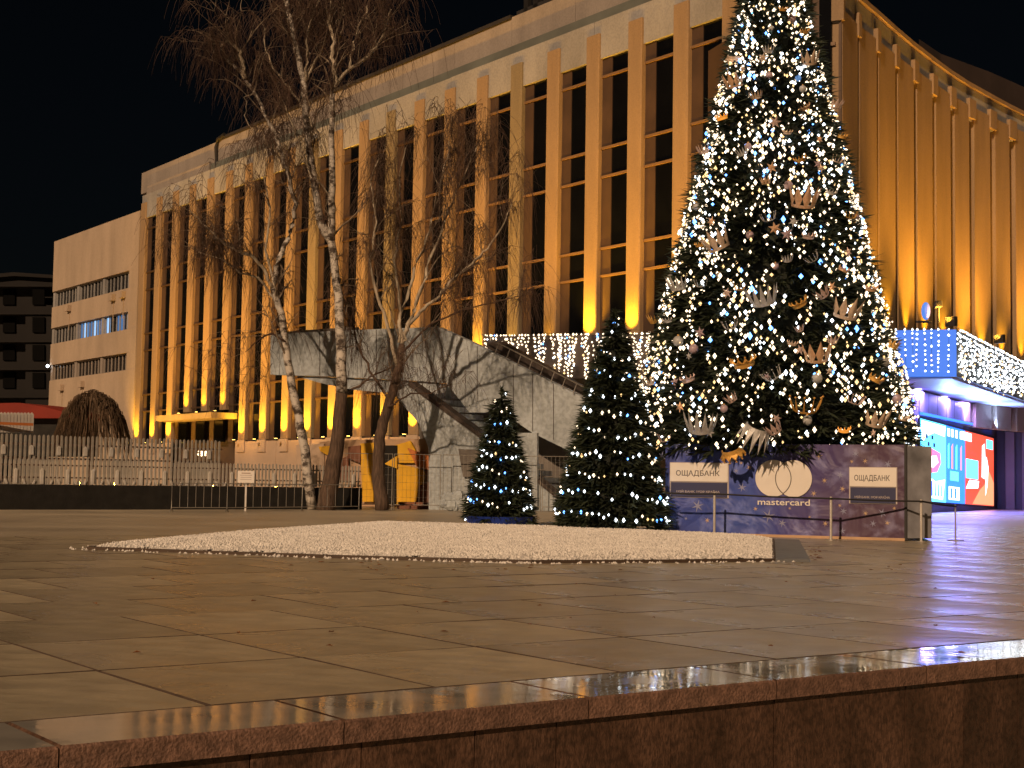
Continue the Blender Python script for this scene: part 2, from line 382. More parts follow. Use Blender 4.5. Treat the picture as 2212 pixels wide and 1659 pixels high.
for i, x in enumerate(xs):
    for j, y in enumerate(ys):
        if inside((x, y), Bp): idx[i, j] = len(gv.v); gv.v.append((x, y, bedz(np.array([x, y]))))
for (i, j), q in list(idx.items()):
    if (i + 1, j) in idx and (i, j + 1) in idx and (i + 1, j + 1) in idx: gv.f.append((q, idx[i + 1, j], idx[i + 1, j + 1], idx[i, j + 1]))
gv.build('gravel_base', M['gravel'], bed)
gs = MB(); cnt = 0
while cnt < 36000:
    y = 21.9 + 17 * rnd.random() ** 1.7; x = rnd.uniform(-7.2, 6.2)
    ins = inside((x, y), Bp)
    e = edged(np.array([x, y]), Bp)
    if not ins and (e > .35 or rnd.random() > .10): continue
    z = .006 if not ins else .02 + .13 * (1 - math.exp(-e / .35)); r = rnd.uniform(.018, .036); a = rnd.random() * 6.28
    c, s_ = math.cos(a) * r, math.sin(a) * r
    gs.add([(x + c, y + s_, z), (x - s_ * .8, y + c * .8, z), (x - c, y - s_, z), (x + s_ * .8, y - c * .8, z), (x + rnd.uniform(-.4, .4) * r, y + rnd.uniform(-.4, .4) * r, z + r * rnd.uniform(.7, 1.2))],
           [(0, 1, 4), (1, 2, 4), (2, 3, 4), (3, 0, 4)]); cnt += 1
gs.build('gravel_stones', M['gravel'], bed, kind='stuff')
b = MB(); q = [G(1674, 1168), G(1726, 1170), G(1750, 1215), G(1675, 1214)]; b.prism(q, 0.004, .045)
tag(b.build('stone_slab', M['grey_slab']), 'dark grey wet stone slab lying at the right end of the white gravel bed', 'slab')
b = MB()
for k in range(110):
    r = rnd.random()
    if r < .35: p = G(rnd.uniform(1725, 1775), rnd.uniform(1183, 1212))
    elif r < .65: p = G(rnd.uniform(620, 2000), rnd.uniform(1215, 1235))
    else: p = G(rnd.uniform(100, 2100), rnd.uniform(1150, 1420))
    a = rnd.random() * 6.28; l = rnd.uniform(.02, .05); c, s_ = math.cos(a) * l, math.sin(a) * l
    z = .012; b.add([(p[0] + c, p[1] + s_, z), (p[0] - s_ * .5, p[1] + c * .5, z + .012), (p[0] - c, p[1] - s_, z + .004), (p[0] + s_ * .5, p[1] - c * .5, z + .015)], [(0, 1, 2, 3)])
o = b.build('fallen_leaves', M['leaf']); o['kind'] = 'stuff'; tag(o, 'scattered brown fallen leaves on the wet paving of the square', 'leaves')

# ================================================================== THE PALACE
PZ = dict(open=24.35, fas=26.5, strip=27.15, par=28.9, base=4.1)
pal = thing('concert_hall', 'huge concrete concert hall with tall orange lit columns along its side and its curved front', 'building', fac(30, -10, 0))
PITCHC = 3.572
def sL(i): return -1.6 + PITCHC * (20 - i)
NCOL = 23
# main masses (hidden core, roof)
b = MB(); b.prism([fac(s_, o_, 0)[:2] for s_, o_ in ((-12.2, -.97), (71.2, -.97), (71.2, -14), (14, -14))], 0, PZ['par'] - .3); b.build('core_wall', M['pier'], pal)
# columns
cm = {}
def col_mesh(z0, z1, mm, w=1.13):
    b = MB(); e = .05
    # front profile with small chamfers
    prof = [(-w, -.34), (-w, -e), (-w + e, 0), (-e, 0), (0, -e), (0, -.34)]
    n_ = len(prof); P = [FU * s_ + FN * (o_ - (.0)) + np.array([0, 0, z]) for z in (z0, z1) for s_, o_ in prof]
    b.add(P, [tuple(range(n_))[::-1], tuple(range(n_, 2 * n_))] + [(i, (i + 1) % n_, n_ + (i + 1) % n_, n_ + i) for i in range(n_)])
    me = b.mesh('column', mm); b.fix(me); return me
heads = MB()
for key, z0 in (('a', PZ['base']), ('b', PZ['base']), ('door', 6.55)):
    cm[key] = col_mesh(z0, 25.75, M['concrete_b'] if key == 'b' else M['concrete'])
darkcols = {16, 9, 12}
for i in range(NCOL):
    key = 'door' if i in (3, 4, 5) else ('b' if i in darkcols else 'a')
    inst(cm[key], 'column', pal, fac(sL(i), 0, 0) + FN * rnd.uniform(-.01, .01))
# fascia heads between: panels span two bays each, a few mm apart
i = 0
s_ = sL(0) + .05
edges = [s_] + [sL(i) - .56 for i in range(2, NCOL, 2)] + [-12.3]
for k in range(len(edges) - 1):
    b = MB(); b.fbox(edges[k + 1] + .012, edges[k] - .012, -.6, -.13 + rnd.uniform(-.012, .012), PZ['open'], PZ['fas'] + rnd.uniform(-.02, .02)); b.build('fascia_panel', M['fascia'], pal)
b = MB(); b.fbox(-12.3, 69.0, -.9, -.45, PZ['fas'] + .025, PZ['strip'] + .0); b.build('recessed_strip', M['strip'], pal)
# ledge on the far left top
b = MB(); b.fbox(56, 69.4, -.85, -.3, PZ['fas'] + .02, PZ['strip'] + .15); b.build('ledge', M['parapet'], pal)
pe = list(np.arange(-12.3, 72, 6.05)); pe = [-12.3] + [13.5 - 6.2 * k for k in (4, 3, 2, 1)] + [13.5 + 6.2 * k for k in range(0, 10)]
pe = sorted(set(round(float(x), 3) for x in pe if x >= -12.3)); pe[-1] = 71.5
for k in range(len(pe) - 1):
    b = MB(); b.fbox(pe[k] + .015, pe[k + 1] - .015, -1.1, -.62 + rnd.uniform(-.01, .01), PZ['strip'] - .2, PZ['par'] + rnd.uniform(-.02, .02) + (.12 if pe[k] < 13 else 0)); b.build('parapet_panel', M['parapet'], pal)
b = MB(); b.fbox(13.5, 55, -1.15, -.5, PZ['par'] + .022, PZ['par'] + .25); b.fbox(-12.3, 13.4, -3.15, -.9, PZ['par'] + .15, PZ['par'] + .5); b.build('roof_edge', M['roofcap'], pal)
b = MB(); b.fbox(-6, 12.4, -6, -2.2, PZ['par'], PZ['par'] + 1.7); b.build('roof_storey', M['parapet'], pal)
# glazing bays: pier strip + glass + crossbars
bars = [23.33, 19.37, 17.79, 13.87, 12.36, 8.4, 6.9]
glm = {}
b = MB(); b.box((0, -.60, 4.0), (PITCHC - 1.13 + .1, -.34, PZ['open'] + .1), np.zeros(3), FU, FN); glm['glass'] = b.mesh('window', M['glass']); b.fix(glm['glass'])
b = MB(); b.box((0, -.4, 4.0), (.82, -.30, PZ['open'] + .05), np.zeros(3), FU, FN); glm['pier'] = b.mesh('window_pier', M['pier']); b.fix(glm['pier'])
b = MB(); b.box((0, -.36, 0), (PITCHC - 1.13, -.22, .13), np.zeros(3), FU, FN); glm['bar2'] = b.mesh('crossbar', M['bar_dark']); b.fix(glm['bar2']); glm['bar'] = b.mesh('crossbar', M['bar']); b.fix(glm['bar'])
for i in range(NCOL - 1):
    s0 = sL(i + 1) + .0                      # bay lies between column i+1's far edge and column i's near edge
    inst(glm['glass'], 'window', pal, fac(s0 - .05, 0, 0))
    w_ = PITCHC - 1.13
    inst(glm['pier'], 'window_pier', pal, fac(s0 + w_ - .82, 0, 0))
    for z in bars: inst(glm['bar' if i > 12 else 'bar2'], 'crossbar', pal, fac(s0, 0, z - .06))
# plinth under the columns, stepped plaster
pl_edges = [70.4, 62.7, 49.0, 42, 35.5, 28.2, 20, 10, 0, -12.3]
for k in range(len(pl_edges) - 1):
    if k == 1: continue                      # doorway
    b = MB(); b.fbox(pl_edges[k + 1] + .01, pl_edges[k] - .01, -.62, -.06 - .02 * (k % 2), 0, PZ['base'] - .12); b.build('plinth_wall', M['plinth'], pal)
for i in range(NCOL):
    if i in (3, 4, 5): continue
    b = MB(); b.fbox(sL(i) - 1.2, sL(i) + .07, -.06, .06, PZ['base'] - .95, PZ['base'] - .02); b.build('column_base', M['plinth'], pal)
# doorway with canopy
b = MB(); b.fbox(49.2, 62.5, -1.8, -1.5, 0, 6.0); b.build('door_recess', M['pier'], pal)
for k in range(6):
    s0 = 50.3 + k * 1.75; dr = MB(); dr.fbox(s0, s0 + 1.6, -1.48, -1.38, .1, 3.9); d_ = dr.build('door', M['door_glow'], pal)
    g_ = MB(); g_.fbox(s0 + .2, s0 + 1.4, -1.37, -1.34, .4, 3.6); g_.build('door_glass', M['glass'], d_)
b = MB(); b.prism([fac(s_, o_, 0)[:2] for s_, o_ in ((48.6, 0.02), (48.6, 2.2), (59.6, 2.2), (61.6, .02))], 5.75, 6.2); b.build('door_canopy', M['concrete_b'], pal)
b = MB()
for k in range(40):
    a_ = rnd.random() * 6.28; r_ = rnd.uniform(.1, .75); b.octa(fac(53.3 + r_ * math.cos(a_), .6 + r_ * math.sin(a_) * .5, 3.0 + rnd.uniform(-.1, .25)), .07)
b.build('chandelier', M['chand'], pal)
# office wing
zs = [(19.97, 18.35), (16.2, 14.55), (12.4, 10.8)]; SW0, SW1 = 70.2, 93.8
def wingbox(name, z0, z1, off=-.05): 
    b = MB(); r_ = .45
    pts = [(SW0, off), (SW1 - r_, off), (SW1 - .12, off - .12), (SW1, off - r_), (SW1, -14), (SW0, -14)]
    b.prism([fac(s_, o_, 0)[:2] for s_, o_ in pts], z0, z1); return b.build(name, M['plaster'], pal)
wingbox('wing_wall', zs[0][0], 25.2)
wingbox('wing_wall', zs[1][0], zs[0][1]); wingbox('wing_wall', zs[2][0], zs[1][1]); wingbox('wing_wall', 0, zs[2][1])
b = MB(); b.fbox(SW0 + 2, SW1 - 1.2, -13.6, -1.2, 9, 22); b.build('wing_core', M['void'], pal)
for (zt, zb) in zs:
    b = MB(); b.fbox(SW0, 72.35, -1, -.06, zb + .002, zt - .002); b.build('wing_wall', M['plaster'], pal)
# windows: three groups of panes per floor
for r_, (zt, zb) in enumerate(zs):
    for g_ in range(3):
        g0 = 72.4 + g_ * 7.05; g1 = g0 + 6.45
        wf = MB(); wf.fbox(g0, g1, -.5, -.42, zb + .01, zb + .10); wf.fbox(g0, g1, -.5, -.42, zt - .1, zt - .01)
        wf.fbox(g1, g1 + .6, -.55, -.22, zb + .01, zt - .01)
        for q_ in range(8): sx = g0 + (g1 - g0 - .12) * q_ / 7; wf.fbox(sx, sx + (.17 if q_ % 2 else .1), -.5, -.40, zb + .1, zt - .1)
        w_ = wf.build('window', M['fascia'] if r_ < 2 else M['parapet'], pal)
        for q_ in range(7):
            s0 = g0 + .1 + (g1 - g0 - .12) * q_ / 7; s1 = g0 + (g1 - g0 - .12) * (q_ + 1) / 7
            lit = (r_ == 1 and g_ in (0, 1)); mm = M['glass']
            if lit: mm = M['win_blue'] if (q_ + g_) % 3 else (M['win_bright'] if g_ == 1 or q_ % 2 == 0 else M['win_blue'])
            if lit and g_ == 0 and q_ in (1, 4, 5): mm = M['glass']
            p_ = MB(); p_.fbox(s0, s1, -.6, -.52, zb + .1, zt - .1); p_.build('pane', mm, w_)
for (s_, z) in ((75.5, 17.75), (87.5, 17.8), (83, 10.0), (88.8, 9.9), (73, 17.8)):
    b = MB(); b.fbox(s_, s_ + .9, -.04, .35, z - .3, z + .3); b.fbox(s_ + .4, s_ + .46, -.04, .02, z - 2.2, z - .3); b.build('air_conditioner', M['plaster'], pal)
b = MB(); b.sphere(fac(93.3, .2, 12.3), .17, 8, 6); b.build('wall_lamp', M['bulb_c'], pal)
# roof things
b = MB(); b.tube([fac(55.0, -.6, 26.6), fac(55.0, -.45, 28.4), fac(54.7, -.45, 29.0), fac(53.5, -.5, 29.2)], .16, 8); b.build('roof_pipe', M['black'], pal)
b = MB(); b.fbox(12.3, 12.7, -1.2, -.9, 28.9, 30.2); b.fbox(11.3, 11.8, -1.2, -.9, 28.9, 30.6); b.build('roof_vent', M['black'], pal)

# ---- uplights at the column feet
UPC = (1, .49, .02)
def uplight(pos, wallpt, power, parent=pal, tall=9, ang=50):
    b = MB(); b.cyl(tuple(pos - np.array([0, 0, .14])), .13, .16, 8); u_ = b.build('uplight', M['black'], parent)
    b = MB(); b.cyl(tuple(pos + np.array([0, 0, .022])), .11, .015, 8); b.build('lens', M['lamp_y'], u_)
    spot('uplight_lamp', pos + np.array([0, 0, .06]), wallpt, power, UPC, math.radians(ang), 1., .08, u_)
for i in range(NCOL):
    if i in (3, 4, 5): z0 = 6.42
    elif i >= 15: z0 = 8.75 if i >= 16 else 7.95
    else: z0 = PZ['base'] - .03
    pw = 2400
    if i in (14, 16, 17): pw = 150
    if i in (18,): pw = 2600
    if i in (15, 19, 20, 21): pw = 1900
    if i in (3, 4, 5): pw = 1300
    if i in (0, 1, 2): pw = 2200
    p = fac(sL(i) - .56, .62, z0)
    uplight(p, fac(sL(i) - .56, .05, z0 + 3.6), pw * 1.5, ang=92)
# ---- broad floodlights, added to even out the facade glow: on the ground behind the fence and on the terrace
def added_flood(p, aim, power, parent=pal, ang=95, col=(1, .455, .05)):  # unseen fixtures, added to spread orange light over the columns
    b = MB(); b.box((-.25, -.1, -.2), (.25, .1, .2), np.array(p) - FN * .15, FU, FN); f_ = b.build('floodlight', M['black'], parent)  # housing of the added, unseen flood
    spot('added_flood_lamp', np.array(p), np.array(aim), power, col, math.radians(ang), 1., .25, f_)
for s_ in (64, 56, 47, 37.5, 28): added_flood(fac(s_, 7.0, .45), fac(s_ - (7 if s_ > 60 else 0), 0, 12.5), 27000 if s_ > 60 else 37000)
for s_ in (19, 12.3, 5.5, -1.5, -8): added_flood(fac(s_, 5.0 if s_ > 0 else 4.2, 8.2), fac(s_, 0, 15.5), 12000)

# ================================================================== curved front (right)
tp = [(1819, -52), (1853, -14), (1894, 21), (1934, 57), (1974, 91), (2014, 122), (2053, 151), (2093, 177), (2138, 202), (2180, 225), (2222, 246), (2268, 266), (2318, 286)]
ZF = 23.2
fp_ = [G(x, y, ZF) for x, y in tp]
cub = [0, 70, 105, 137, 169, 197, 225, 249, 272, 293, 314, 333]
wpx = [33, 39, 38, 38, 38, 36, 37, 37, 34, 34, 34, 34]
fdir0 = fp_[1] - fp_[0]; fdir0 /= np.linalg.norm(fdir0)
for k in range(len(fp_) - 1):
    p, q = fp_[k], fp_[k + 1]; d = q - p; L_ = np.linalg.norm(d[:2]); d = np.array([d[0], d[1], 0]) / L_; nn = np.array([d[1], -d[0], 0])
    gap = L_ * (.06 + .026 * k) if k else .1
    b = MB(); b.box((gap, -.45, 4.5), (L_ - .02, 0, 21.8 + .02 * k), np.array([p[0], p[1], 0]), d, nn); b.build('column', M['concrete'], pal)
    b = MB(); b.box((-.02, -1.0, 4.5), (L_ + .02, -.47, ZF - .1), np.array([p[0], p[1], 0]), d, nn); b.build('window', M['glass'], pal)
    b = MB(); b.box((0.01, -.44, ZF - 2.0), (L_ - .01, -.12, ZF - .25 + .01 * (k % 2)), np.array([p[0], p[1], 0]), d, nn); b.build('fascia_panel', M['fascia'], pal)
    b = MB(); b.box((-.1, -.44, ZF - 1.95), (gap + .06, .10, ZF - .9), np.array([p[0], p[1], 0]), d, nn); b.build('fascia_tooth', M['concrete'], pal)
    b = MB(); b.box((0.01, -.8, ZF - .22), (L_ - .01, .06, ZF), np.array([p[0], p[1], 0]), d, nn); b.build('coping', M['concrete'], pal)
    for z in (20.2, 17.0, 15.5, 11.5, 10.0):
        b = MB(); b.box((-.02, -.5, z), (gap + .04, -.3, z + .14), np.array([p[0], p[1], 0]), d, nn); b.build('crossbar', M['bar'], pal)
    mid = p + d * L_ * .52; mid = np.array([mid[0], mid[1], 8.1])
    uplight(mid + nn * .5, mid + nn * .1 + [0, 0, 3.2], 1500, ang=62)
for k in (1, 4, 7, 10):  # four more added floods, on the canopy roof by the curved front
    p = fp_[k]; d = fp_[k + 1] - p; d = np.array([d[0], d[1], 0]) / np.linalg.norm(d[:2]); nn = np.array([d[1], -d[0], 0])
    added_flood(np.array([p[0], p[1], 8.3]) + nn * 4.0, np.array([p[0], p[1], 16.]), 9500, ang=100)
# corner pier and slab between the two facades
b = MB(); c0 = fac(-12.4, -.02, 0); c1 = fp_[0]
b.prism([c0[:2], (c1[0] - .02, c1[1]), (c1[0] - 1.6, c1[1] + 3.0), fac(-12.4, -1.5, 0)[:2]], 4.5, 30); b.build('corner_wall', M['pier_l'], pal)
b = MB(); b.fbox(-12.3, -9.6, -.3, .05, PZ['base'], 26); b.build('corner_column', M['concrete'], pal)
# roof body behind the curved front
b = MB(); poly = [p[:2] for p in fp_]; poly = [(x - 1.3, y + 1.0) for x, y in poly] + [(28, 118), (0, 110), (6, 84)]
b.prism(poly, 5, ZF - .3); b.build('hall_core', M['pier'], pal)
b = MB(); up = [(1985, 84, 96), (2032, 116, 99), (2140, 156, 104), (2212, 188, 108), (2320, 225, 115)]
P1 = [V(x, y, Y) for x, y, Y in up]
for k in range(len(P1) - 1):
    p, q = P1[k], P1[k + 1]; b.hexa([(p[0], p[1], 20), (q[0], q[1], 20), (q[0] + 3, q[1] + 6, 20), (p[0] + 3, p[1] + 6, 20), p, q, q + [3, 6, 0], p + [3, 6, 0]])
b.build('upper_roof', M['upper'], pal)

# ================================================================== ENTRANCE CANOPY (part of the hall's front but a thing of its own)
K0 = V(1050, 725, 67.9); K1 = V(2066, 711, 62.); K2 = np.array([26.96, 78., 0]); K2 = K1 + (K2 - K1) * 1.35
CT, CB = 7.87, 5.9
can = thing('entrance_canopy', 'wide flat entrance canopy with blue lit edge in front of the concert hall', 'canopy', (15, 68, CB))
ce = (K1 - K0); ce[2] = 0; CEL = np.linalg.norm(ce); ce /= CEL; cn = np.array([ce[1], -ce[0], 0])
re = (K2 - K1); re[2] = 0; REL = np.linalg.norm(re); re /= REL; rn = np.array([re[1], -re[0], 0])
b = MB(); poly = [K0[:2] + cn[:2] * -.2, K1[:2] + cn[:2] * -.2 - ce[:2] * .2, (K2 - rn * .2)[:2], (K2[0] + 2, K2[1] + 8), (24, 84), (16, 66.5), fac(-5, .8, 0)[:2], fac(14, .8, 0)[:2]]
b.prism(poly, CB + .05, CT - .1); b.build('roof_slab', M['grey_dark'], can)
XB = float(np.dot(V(1935, 711, 62.7) - K0, ce))
b = MB(); b.box((0, -.2, CB), (XB - .01, 0, CT), K0 * [1, 1, 0], ce, cn); b.build('front_fascia', M['rail_dark'], can)
b = MB(); b.box((XB, -.2, CB), (CEL, .02, CT), K0 * [1, 1, 0], ce, cn); b.build('blue_fascia', M['blue_lit'], can)  # glows in place of blue light cast on it
b = MB(); b.box((0, -.2, CB), (REL, 0, CT), K1 * [1, 1, 0], re, rn); b.build('side_fascia', M['strip'], can)
# soffit tiles
sp = MB(); q0 = K1 + np.array([0, 0, 0]);
S0 = [V(1960, 817, 63.), V(2064, 814, 61.9)]
sp.prism([(K1 - ce * 8 - cn * .22)[:2], (K1 - ce * .22 - cn * .22)[:2], (K2 - rn * .22)[:2], (K2 - rn * 3.2)[:2], (24.0, 79.0), (17.5, 68)], CB - .08, CB + .03); sp.build('soffit', M['soffit'], can)
# under the canopy: lobby wall, posts, screen
W0 = V(1985, 1090, 69.); W1 = V(2150, 1090, 86.6); W0[2] = W1[2] = 0
we = W1 - W0; WL = np.linalg.norm(we); we /= WL; wn_ = np.array([we[1], -we[0], 0])
lob = thing('entrance_wall', 'dark recessed wall with pale door posts under the entrance canopy', 'wall', (W1[0], W1[1], 0))
b = MB(); b.box((-12, -.4, 0), (WL + 1, 0, 5.75), W0, we, wn_); b.build('side_wall', M['purple'], lob)
for k in range(11):
    b = MB(); b.box((k * 2.0, 0, 4.75), (k * 2.0 + 1.9, .05, 5.7), W0, we, wn_); b.build('wall_panel', M['purple'], lob)
bx = W1 + we * .4; bd = np.array([.97, -.24, 0]); bn = np.array([-.24, -.97, 0])
b = MB(); b.box((-1, -.5, 0), (12, -.2, 5.75), bx, bd, bn); b.build('back_wall', M['purple'], lob)
for k in range(9):
    b = MB(); b.box((.5 + k * .95, -.2, 0), (.5 + k * .95 + .5, .12, 5.7), bx, bd, bn); b.build('door_post', M['purple_l'], lob)
b = MB(); b.prism([W0[:2] + wn_[:2] * .1, (W0 + wn_ * 3.0)[:2], (W1 + wn_ * 16)[:2], (W1 + wn_ * .1)[:2]], .004, .02); b.build('lobby_paving', M['tile_lobby'], plaza)

# LED screen
sc_ = thing('advertising_screen', 'large bright video screen with cyan, blue and red pictures beside the entrance', 'screen', tuple(W0 + wn_ * .2))
SB0, ST0, SB1, ST1 = V(1988, 1083, 69.0), V(1988, 902, 69.0), V(2147, 1095, 85.8), V(2147, 946, 85.8)
SB0 += wn_ * .0
def scr(u, v): 
    b_ = SB0 * (1 - u) + SB1 * u; t_ = ST0 * (1 - u) + ST1 * u; return b_ * (1 - v) + t_ * v
# perspective-correct u for a pixel x
def su(x):
    lo, hi = 0., 1.
    for _ in range(40):
        m_ = (lo + hi) / 2; p = scr(m_, .5); px = 1106 + FPX * np.dot(p - CAM, Rv) / np.dot(p - CAM, Fv)
        if px < x: lo = m_
        else: hi = m_
    return lo
sn = np.cross(SB1 - SB0, ST0 - SB0); sn /= np.linalg.norm(sn); sn = sn if sn[1] < 0 else -sn
def shape(name, pts, m_, lift, parent=sc_):
    b = MB(); b.slabpoly([scr(su(x), v) + sn * lift for x, v in pts], -sn * .006); return b.build(name, m_, parent)
b = MB(); b.slabpoly([scr(-.01, -.02), scr(1.008, -.02), scr(1.008, 1.02), scr(-.01, 1.02)], -sn * .25); b.build('housing', M['black'], sc_)
R_ = lambda x0, x1, v0, v1: [(x0, v0), (x1, v0), (x1, v1), (x0, v1)]
shape('display', R_(1988, 2043, .01, .99), M['s_cyan'], .01)
shape('display', R_(2043.5, 2084, .01, .99), M['s_blue'], .01)
shape('display', R_(2084.5, 2146, .01, .99), M['s_red'], .01)
L2 = .018
shape('picture_detail', [(1998, .42), (2006, .35), (2024, .38), (2032, .5), (2030, .62), (2012, .66), (1999, .6)], M['s_pink'], L2)
shape('picture_detail', [(2002, .46), (2014, .42), (2026, .5), (2022, .58), (2006, .56)], M['s_white'], L2 + .008)
shape('picture_detail', [(1990, .75), (2018, .86), (2040, .84), (2042, .97), (1990, .97)], M['s_pale'], L2)
shape('picture_detail', [(2000, .06), (2036, .04), (2041, .3), (2020, .26), (2004, .32)], M['s_pale'], L2)
for k in range(5): shape('picture_detail', [(2004 + k * 7, .08), (2007 + k * 7, .08), (2006 + k * 7, .28 - .02 * k), (2004 + k * 7, .26)], M['s_blue'], L2 + .008)
for k in range(5):
    x = 1999 + k * 4; v = .82 - .09 * (k % 3); shape('picture_detail', R_(x, x + 4, v - .05, v), M['s_dark'], L2 + .008)
for x in (2046, 2054, 2063, 2073): 
    shape('picture_detail', R_(x, x + 5, .86, .96), M['s_white'], L2)
    shape('picture_detail', [(x + 1, .45), (x + 4, .45), (x + 4, .78), (x + 1, .74)], M['s_orange'] if x in (2054, 2073) else M['s_cyan'], L2)
shape('picture_detail', R_(2052, 2070, .30, .42), M['s_cyan'], L2)
shape('picture_detail', R_(2049, 2072, .05, .22), M['s_white'], L2); shape('picture_detail', R_(2052, 2056, .07, .2), M['s_blue'], L2 + .008); shape('picture_detail', R_(2061, 2065, .07, .2), M['s_blue'], L2 + .008)
shape('picture_detail', R_(2076, 2098, .86, .97), M['s_white'], L2)
shape('picture_detail', R_(2086, 2112, .36, .62), M['s_cyan'], L2 + .008)
shape('picture_detail', [(2086, .22), (2094, .34), (2114, .34), (2112, .24)], M['s_pale'], L2)
shape('picture_detail', R_(2130, 2144, .82, .95), M['s_cyan'], L2)
shape('picture_detail', [(2100, .02), (2146, .02), (2146, .35), (2136, .5), (2126, .3), (2116, .22)], M['s_orange'], L2)
shape('picture_detail', [(2120, .4), (2126, .38), (2128, .6), (2126, .88), (2121, .84)], M['s_white'], L2 + .008)
shape('picture_detail', [(2128, .15), (2132, .3), (2134, .55), (2130, .7)], M['s_pale'], L2 + .008)
# lamps under the canopy: blue LED
for k, (d_, pw) in enumerate(((1.5, 800), (6.5, 2300), (12.5, 2600), (17, 2000))):
    p = K1 + re * d_ - rn * 3.0; p[2] = CB - .12
    b = MB(); b.cyl((p[0], p[1], CB - .12), .18, .06, 10); dl = b.build('downlight', M['s_white'], can)
    area('downlight_lamp', (p[0], p[1], CB - .16), (p[0], p[1], 0), pw, (.30, .22, 1.), 1.2, 1.2, dl)
pz_ = W0 + we * 5 + wn_ * .6; pz_[2] = 4.75
b = MB(); b.box((0, .05, 4.62), (WL - 1, .2, 4.72), W0, we, wn_); ls = b.build('light_strip', M['s_blue'], lob)
for k in (2.5, 8.5, 14.5): 
    q = W0 + we * k + wn_ * .9; area('strip_lamp', (q[0], q[1], 4.7), (q[0] + 2.0, q[1] - 1., 5.9), 420, (.25, .42, 1.), 3.5, .4, ls)

# curtain lights hung over the canopy edges
def lights_curtain(P, e, n_, L_, step, hmin, hmax, mats, lab, rb=.045, zstep=.22, messy=.05, top=CT + .03, prob=.9):
    t_ = thing('light_curtain', lab, 'string lights', tuple(P + e * L_ / 2 + np.array([0, 0, CB])))
    wires = MB(); bul = [MB() for _ in mats]; x = 0.
    tw = [P + e * x_ + n_ * .05 + np.array([0, 0, top + rnd.uniform(-.02, .04)]) for x_ in np.arange(0, L_, .4)]; wires.tube(tw, .012, 3)
    while x < L_:
        h = rnd.uniform(hmin, hmax); z = top; path = []; dx = 0
        while z > top - h:
            dx += rnd.uniform(-messy, messy); p = P + e * (x + dx) + n_ * rnd.uniform(.04, .12) + np.array([0, 0, z]); path.append(p)
            if rnd.random() < prob: bul[0 if rnd.random() < .78 else rnd.randrange(len(mats))].octa(p - [0, 0, .02], rb * rnd.uniform(.7, 1.25), rb * rnd.uniform(.8, 1.6))
            z -= zstep * rnd.uniform(.7, 1.3)
        if len(path) > 1: wires.tube(path, .008, 3)
        x += step * rnd.uniform(.6, 1.4)
    wires.build('wire', M['wire'], t_)
    for k, bb in enumerate(bul):
        if bb.v: bb.build('fairy_lights', M[mats[k]], t_, kind='stuff')
    return t_
Kz = lambda P: P * np.array([1, 1, 0.])
lights_curtain(Kz(K0), ce, cn, XB - .1, .13, 1.1, 2.7, ['bulb_w', 'bulb_y', 'bulb_c', 'bulb_b'], 'dense tangled white string light curtain on the canopy edge above the concrete stair', .048, .17, .08)
lights_curtain(Kz(K0) + ce * XB, ce, cn, CEL - XB, .30, 1.7, 1.95, ['bulb_c', 'bulb_w'], 'sparse even rows of string lights over the blue lit canopy edge', .045, .21, .015)
lights_curtain(Kz(K1), re, rn, REL, .22, 1.7, 2.1, ['bulb_c', 'bulb_w', 'bulb_y'], 'thick tangled net of warm string lights over the right side of the canopy', .045, .24, .12, prob=.85)
# small lamp and camera on the canopy
t_ = thing('floodlight', 'blue lit floodlight on a short stand on top of the canopy', 'lamp', tuple(V(2003, 697, 63.2)))
b = MB(); p = V(2002, 697, 63.2); b.tube([p, p + [0, 0, .5]], .04, 6); b.tube([p + [-.5, 0, .03], p + [.2, 0, .03]], .05, 6); b.build('stand', M['black'], t_)
b = MB(); q = V(2000, 672, 63.2); b.sphere(q, .26, 12, 8, .75, 1.5); b.build('lamp_head', emis('blue_head', (.10, .30, .95), .9, 'NONE'), t_)
t_ = thing('security_camera', 'small black camera on a pole on top of the canopy', 'camera', tuple(V(2028, 697, 63.)))
b = MB(); p = V(2028, 697, 63.); b.tube([p, p + [0, 0, .8]], .035, 6); b.build('pole', M['black'], t_)
b = MB(); q = V(2026, 657, 63.); b.box((-.13, -.25, -.14), (.13, .2, .12), q); b.tube([q + [0, -.25, 0], q + [0, -.32, 0]], .09, 8); b.build('camera_body', M['black'], t_)

# ================================================================== CONCRETE STAIR
stair = thing('concrete_stair', 'grey concrete outdoor stair with cantilevered landing and two flights leading up to the terrace', 'stairs', tuple(G(1050, 1098)))
def cut(pts, Y, dY, skew=0.):      # outline at its place, with real thickness
    b = MB(); P = [V(x, y, Y + skew * (x - 900)) for x, y in pts]; b.slabpoly(P, np.array([.585 * dY, .811 * dY, 0])); return b
cut([(584, 724), (640, 719), (780, 712), (945, 706), (1025, 742), (1110, 785), (1195, 827), (1272, 864), (1262, 893), (1246, 905), (1262, 935), (1262, 990), (1150, 935), (1085, 891), (1014, 891), (965, 828), (905, 823), (765, 816), (700, 813), (584, 809)], 62.0, .35).build('landing_parapet', M['grey_concrete'], stair)
cut([(640, 812), (765, 817), (905, 824), (1000, 840), (900, 860), (855, 850), (762, 842), (690, 827)], 62.15, 2.2).build('landing_slab', M['grey_concrete'], stair)
cut([(893, 829), (960, 880), (1044, 944), (1100, 990), (1155, 1035), (1212, 1085), (1212, 1104), (926, 1104), (926, 968), (905, 915), (868, 872), (850, 848)], 61.2, .4).build('flight_parapet', M['grey_concrete'], stair)
cut([(886, 824), (1060, 952), (1220, 1082), (1220, 1090), (1052, 957), (878, 830)], 61.1, .5).build('handrail', M['rail_dark'], stair)
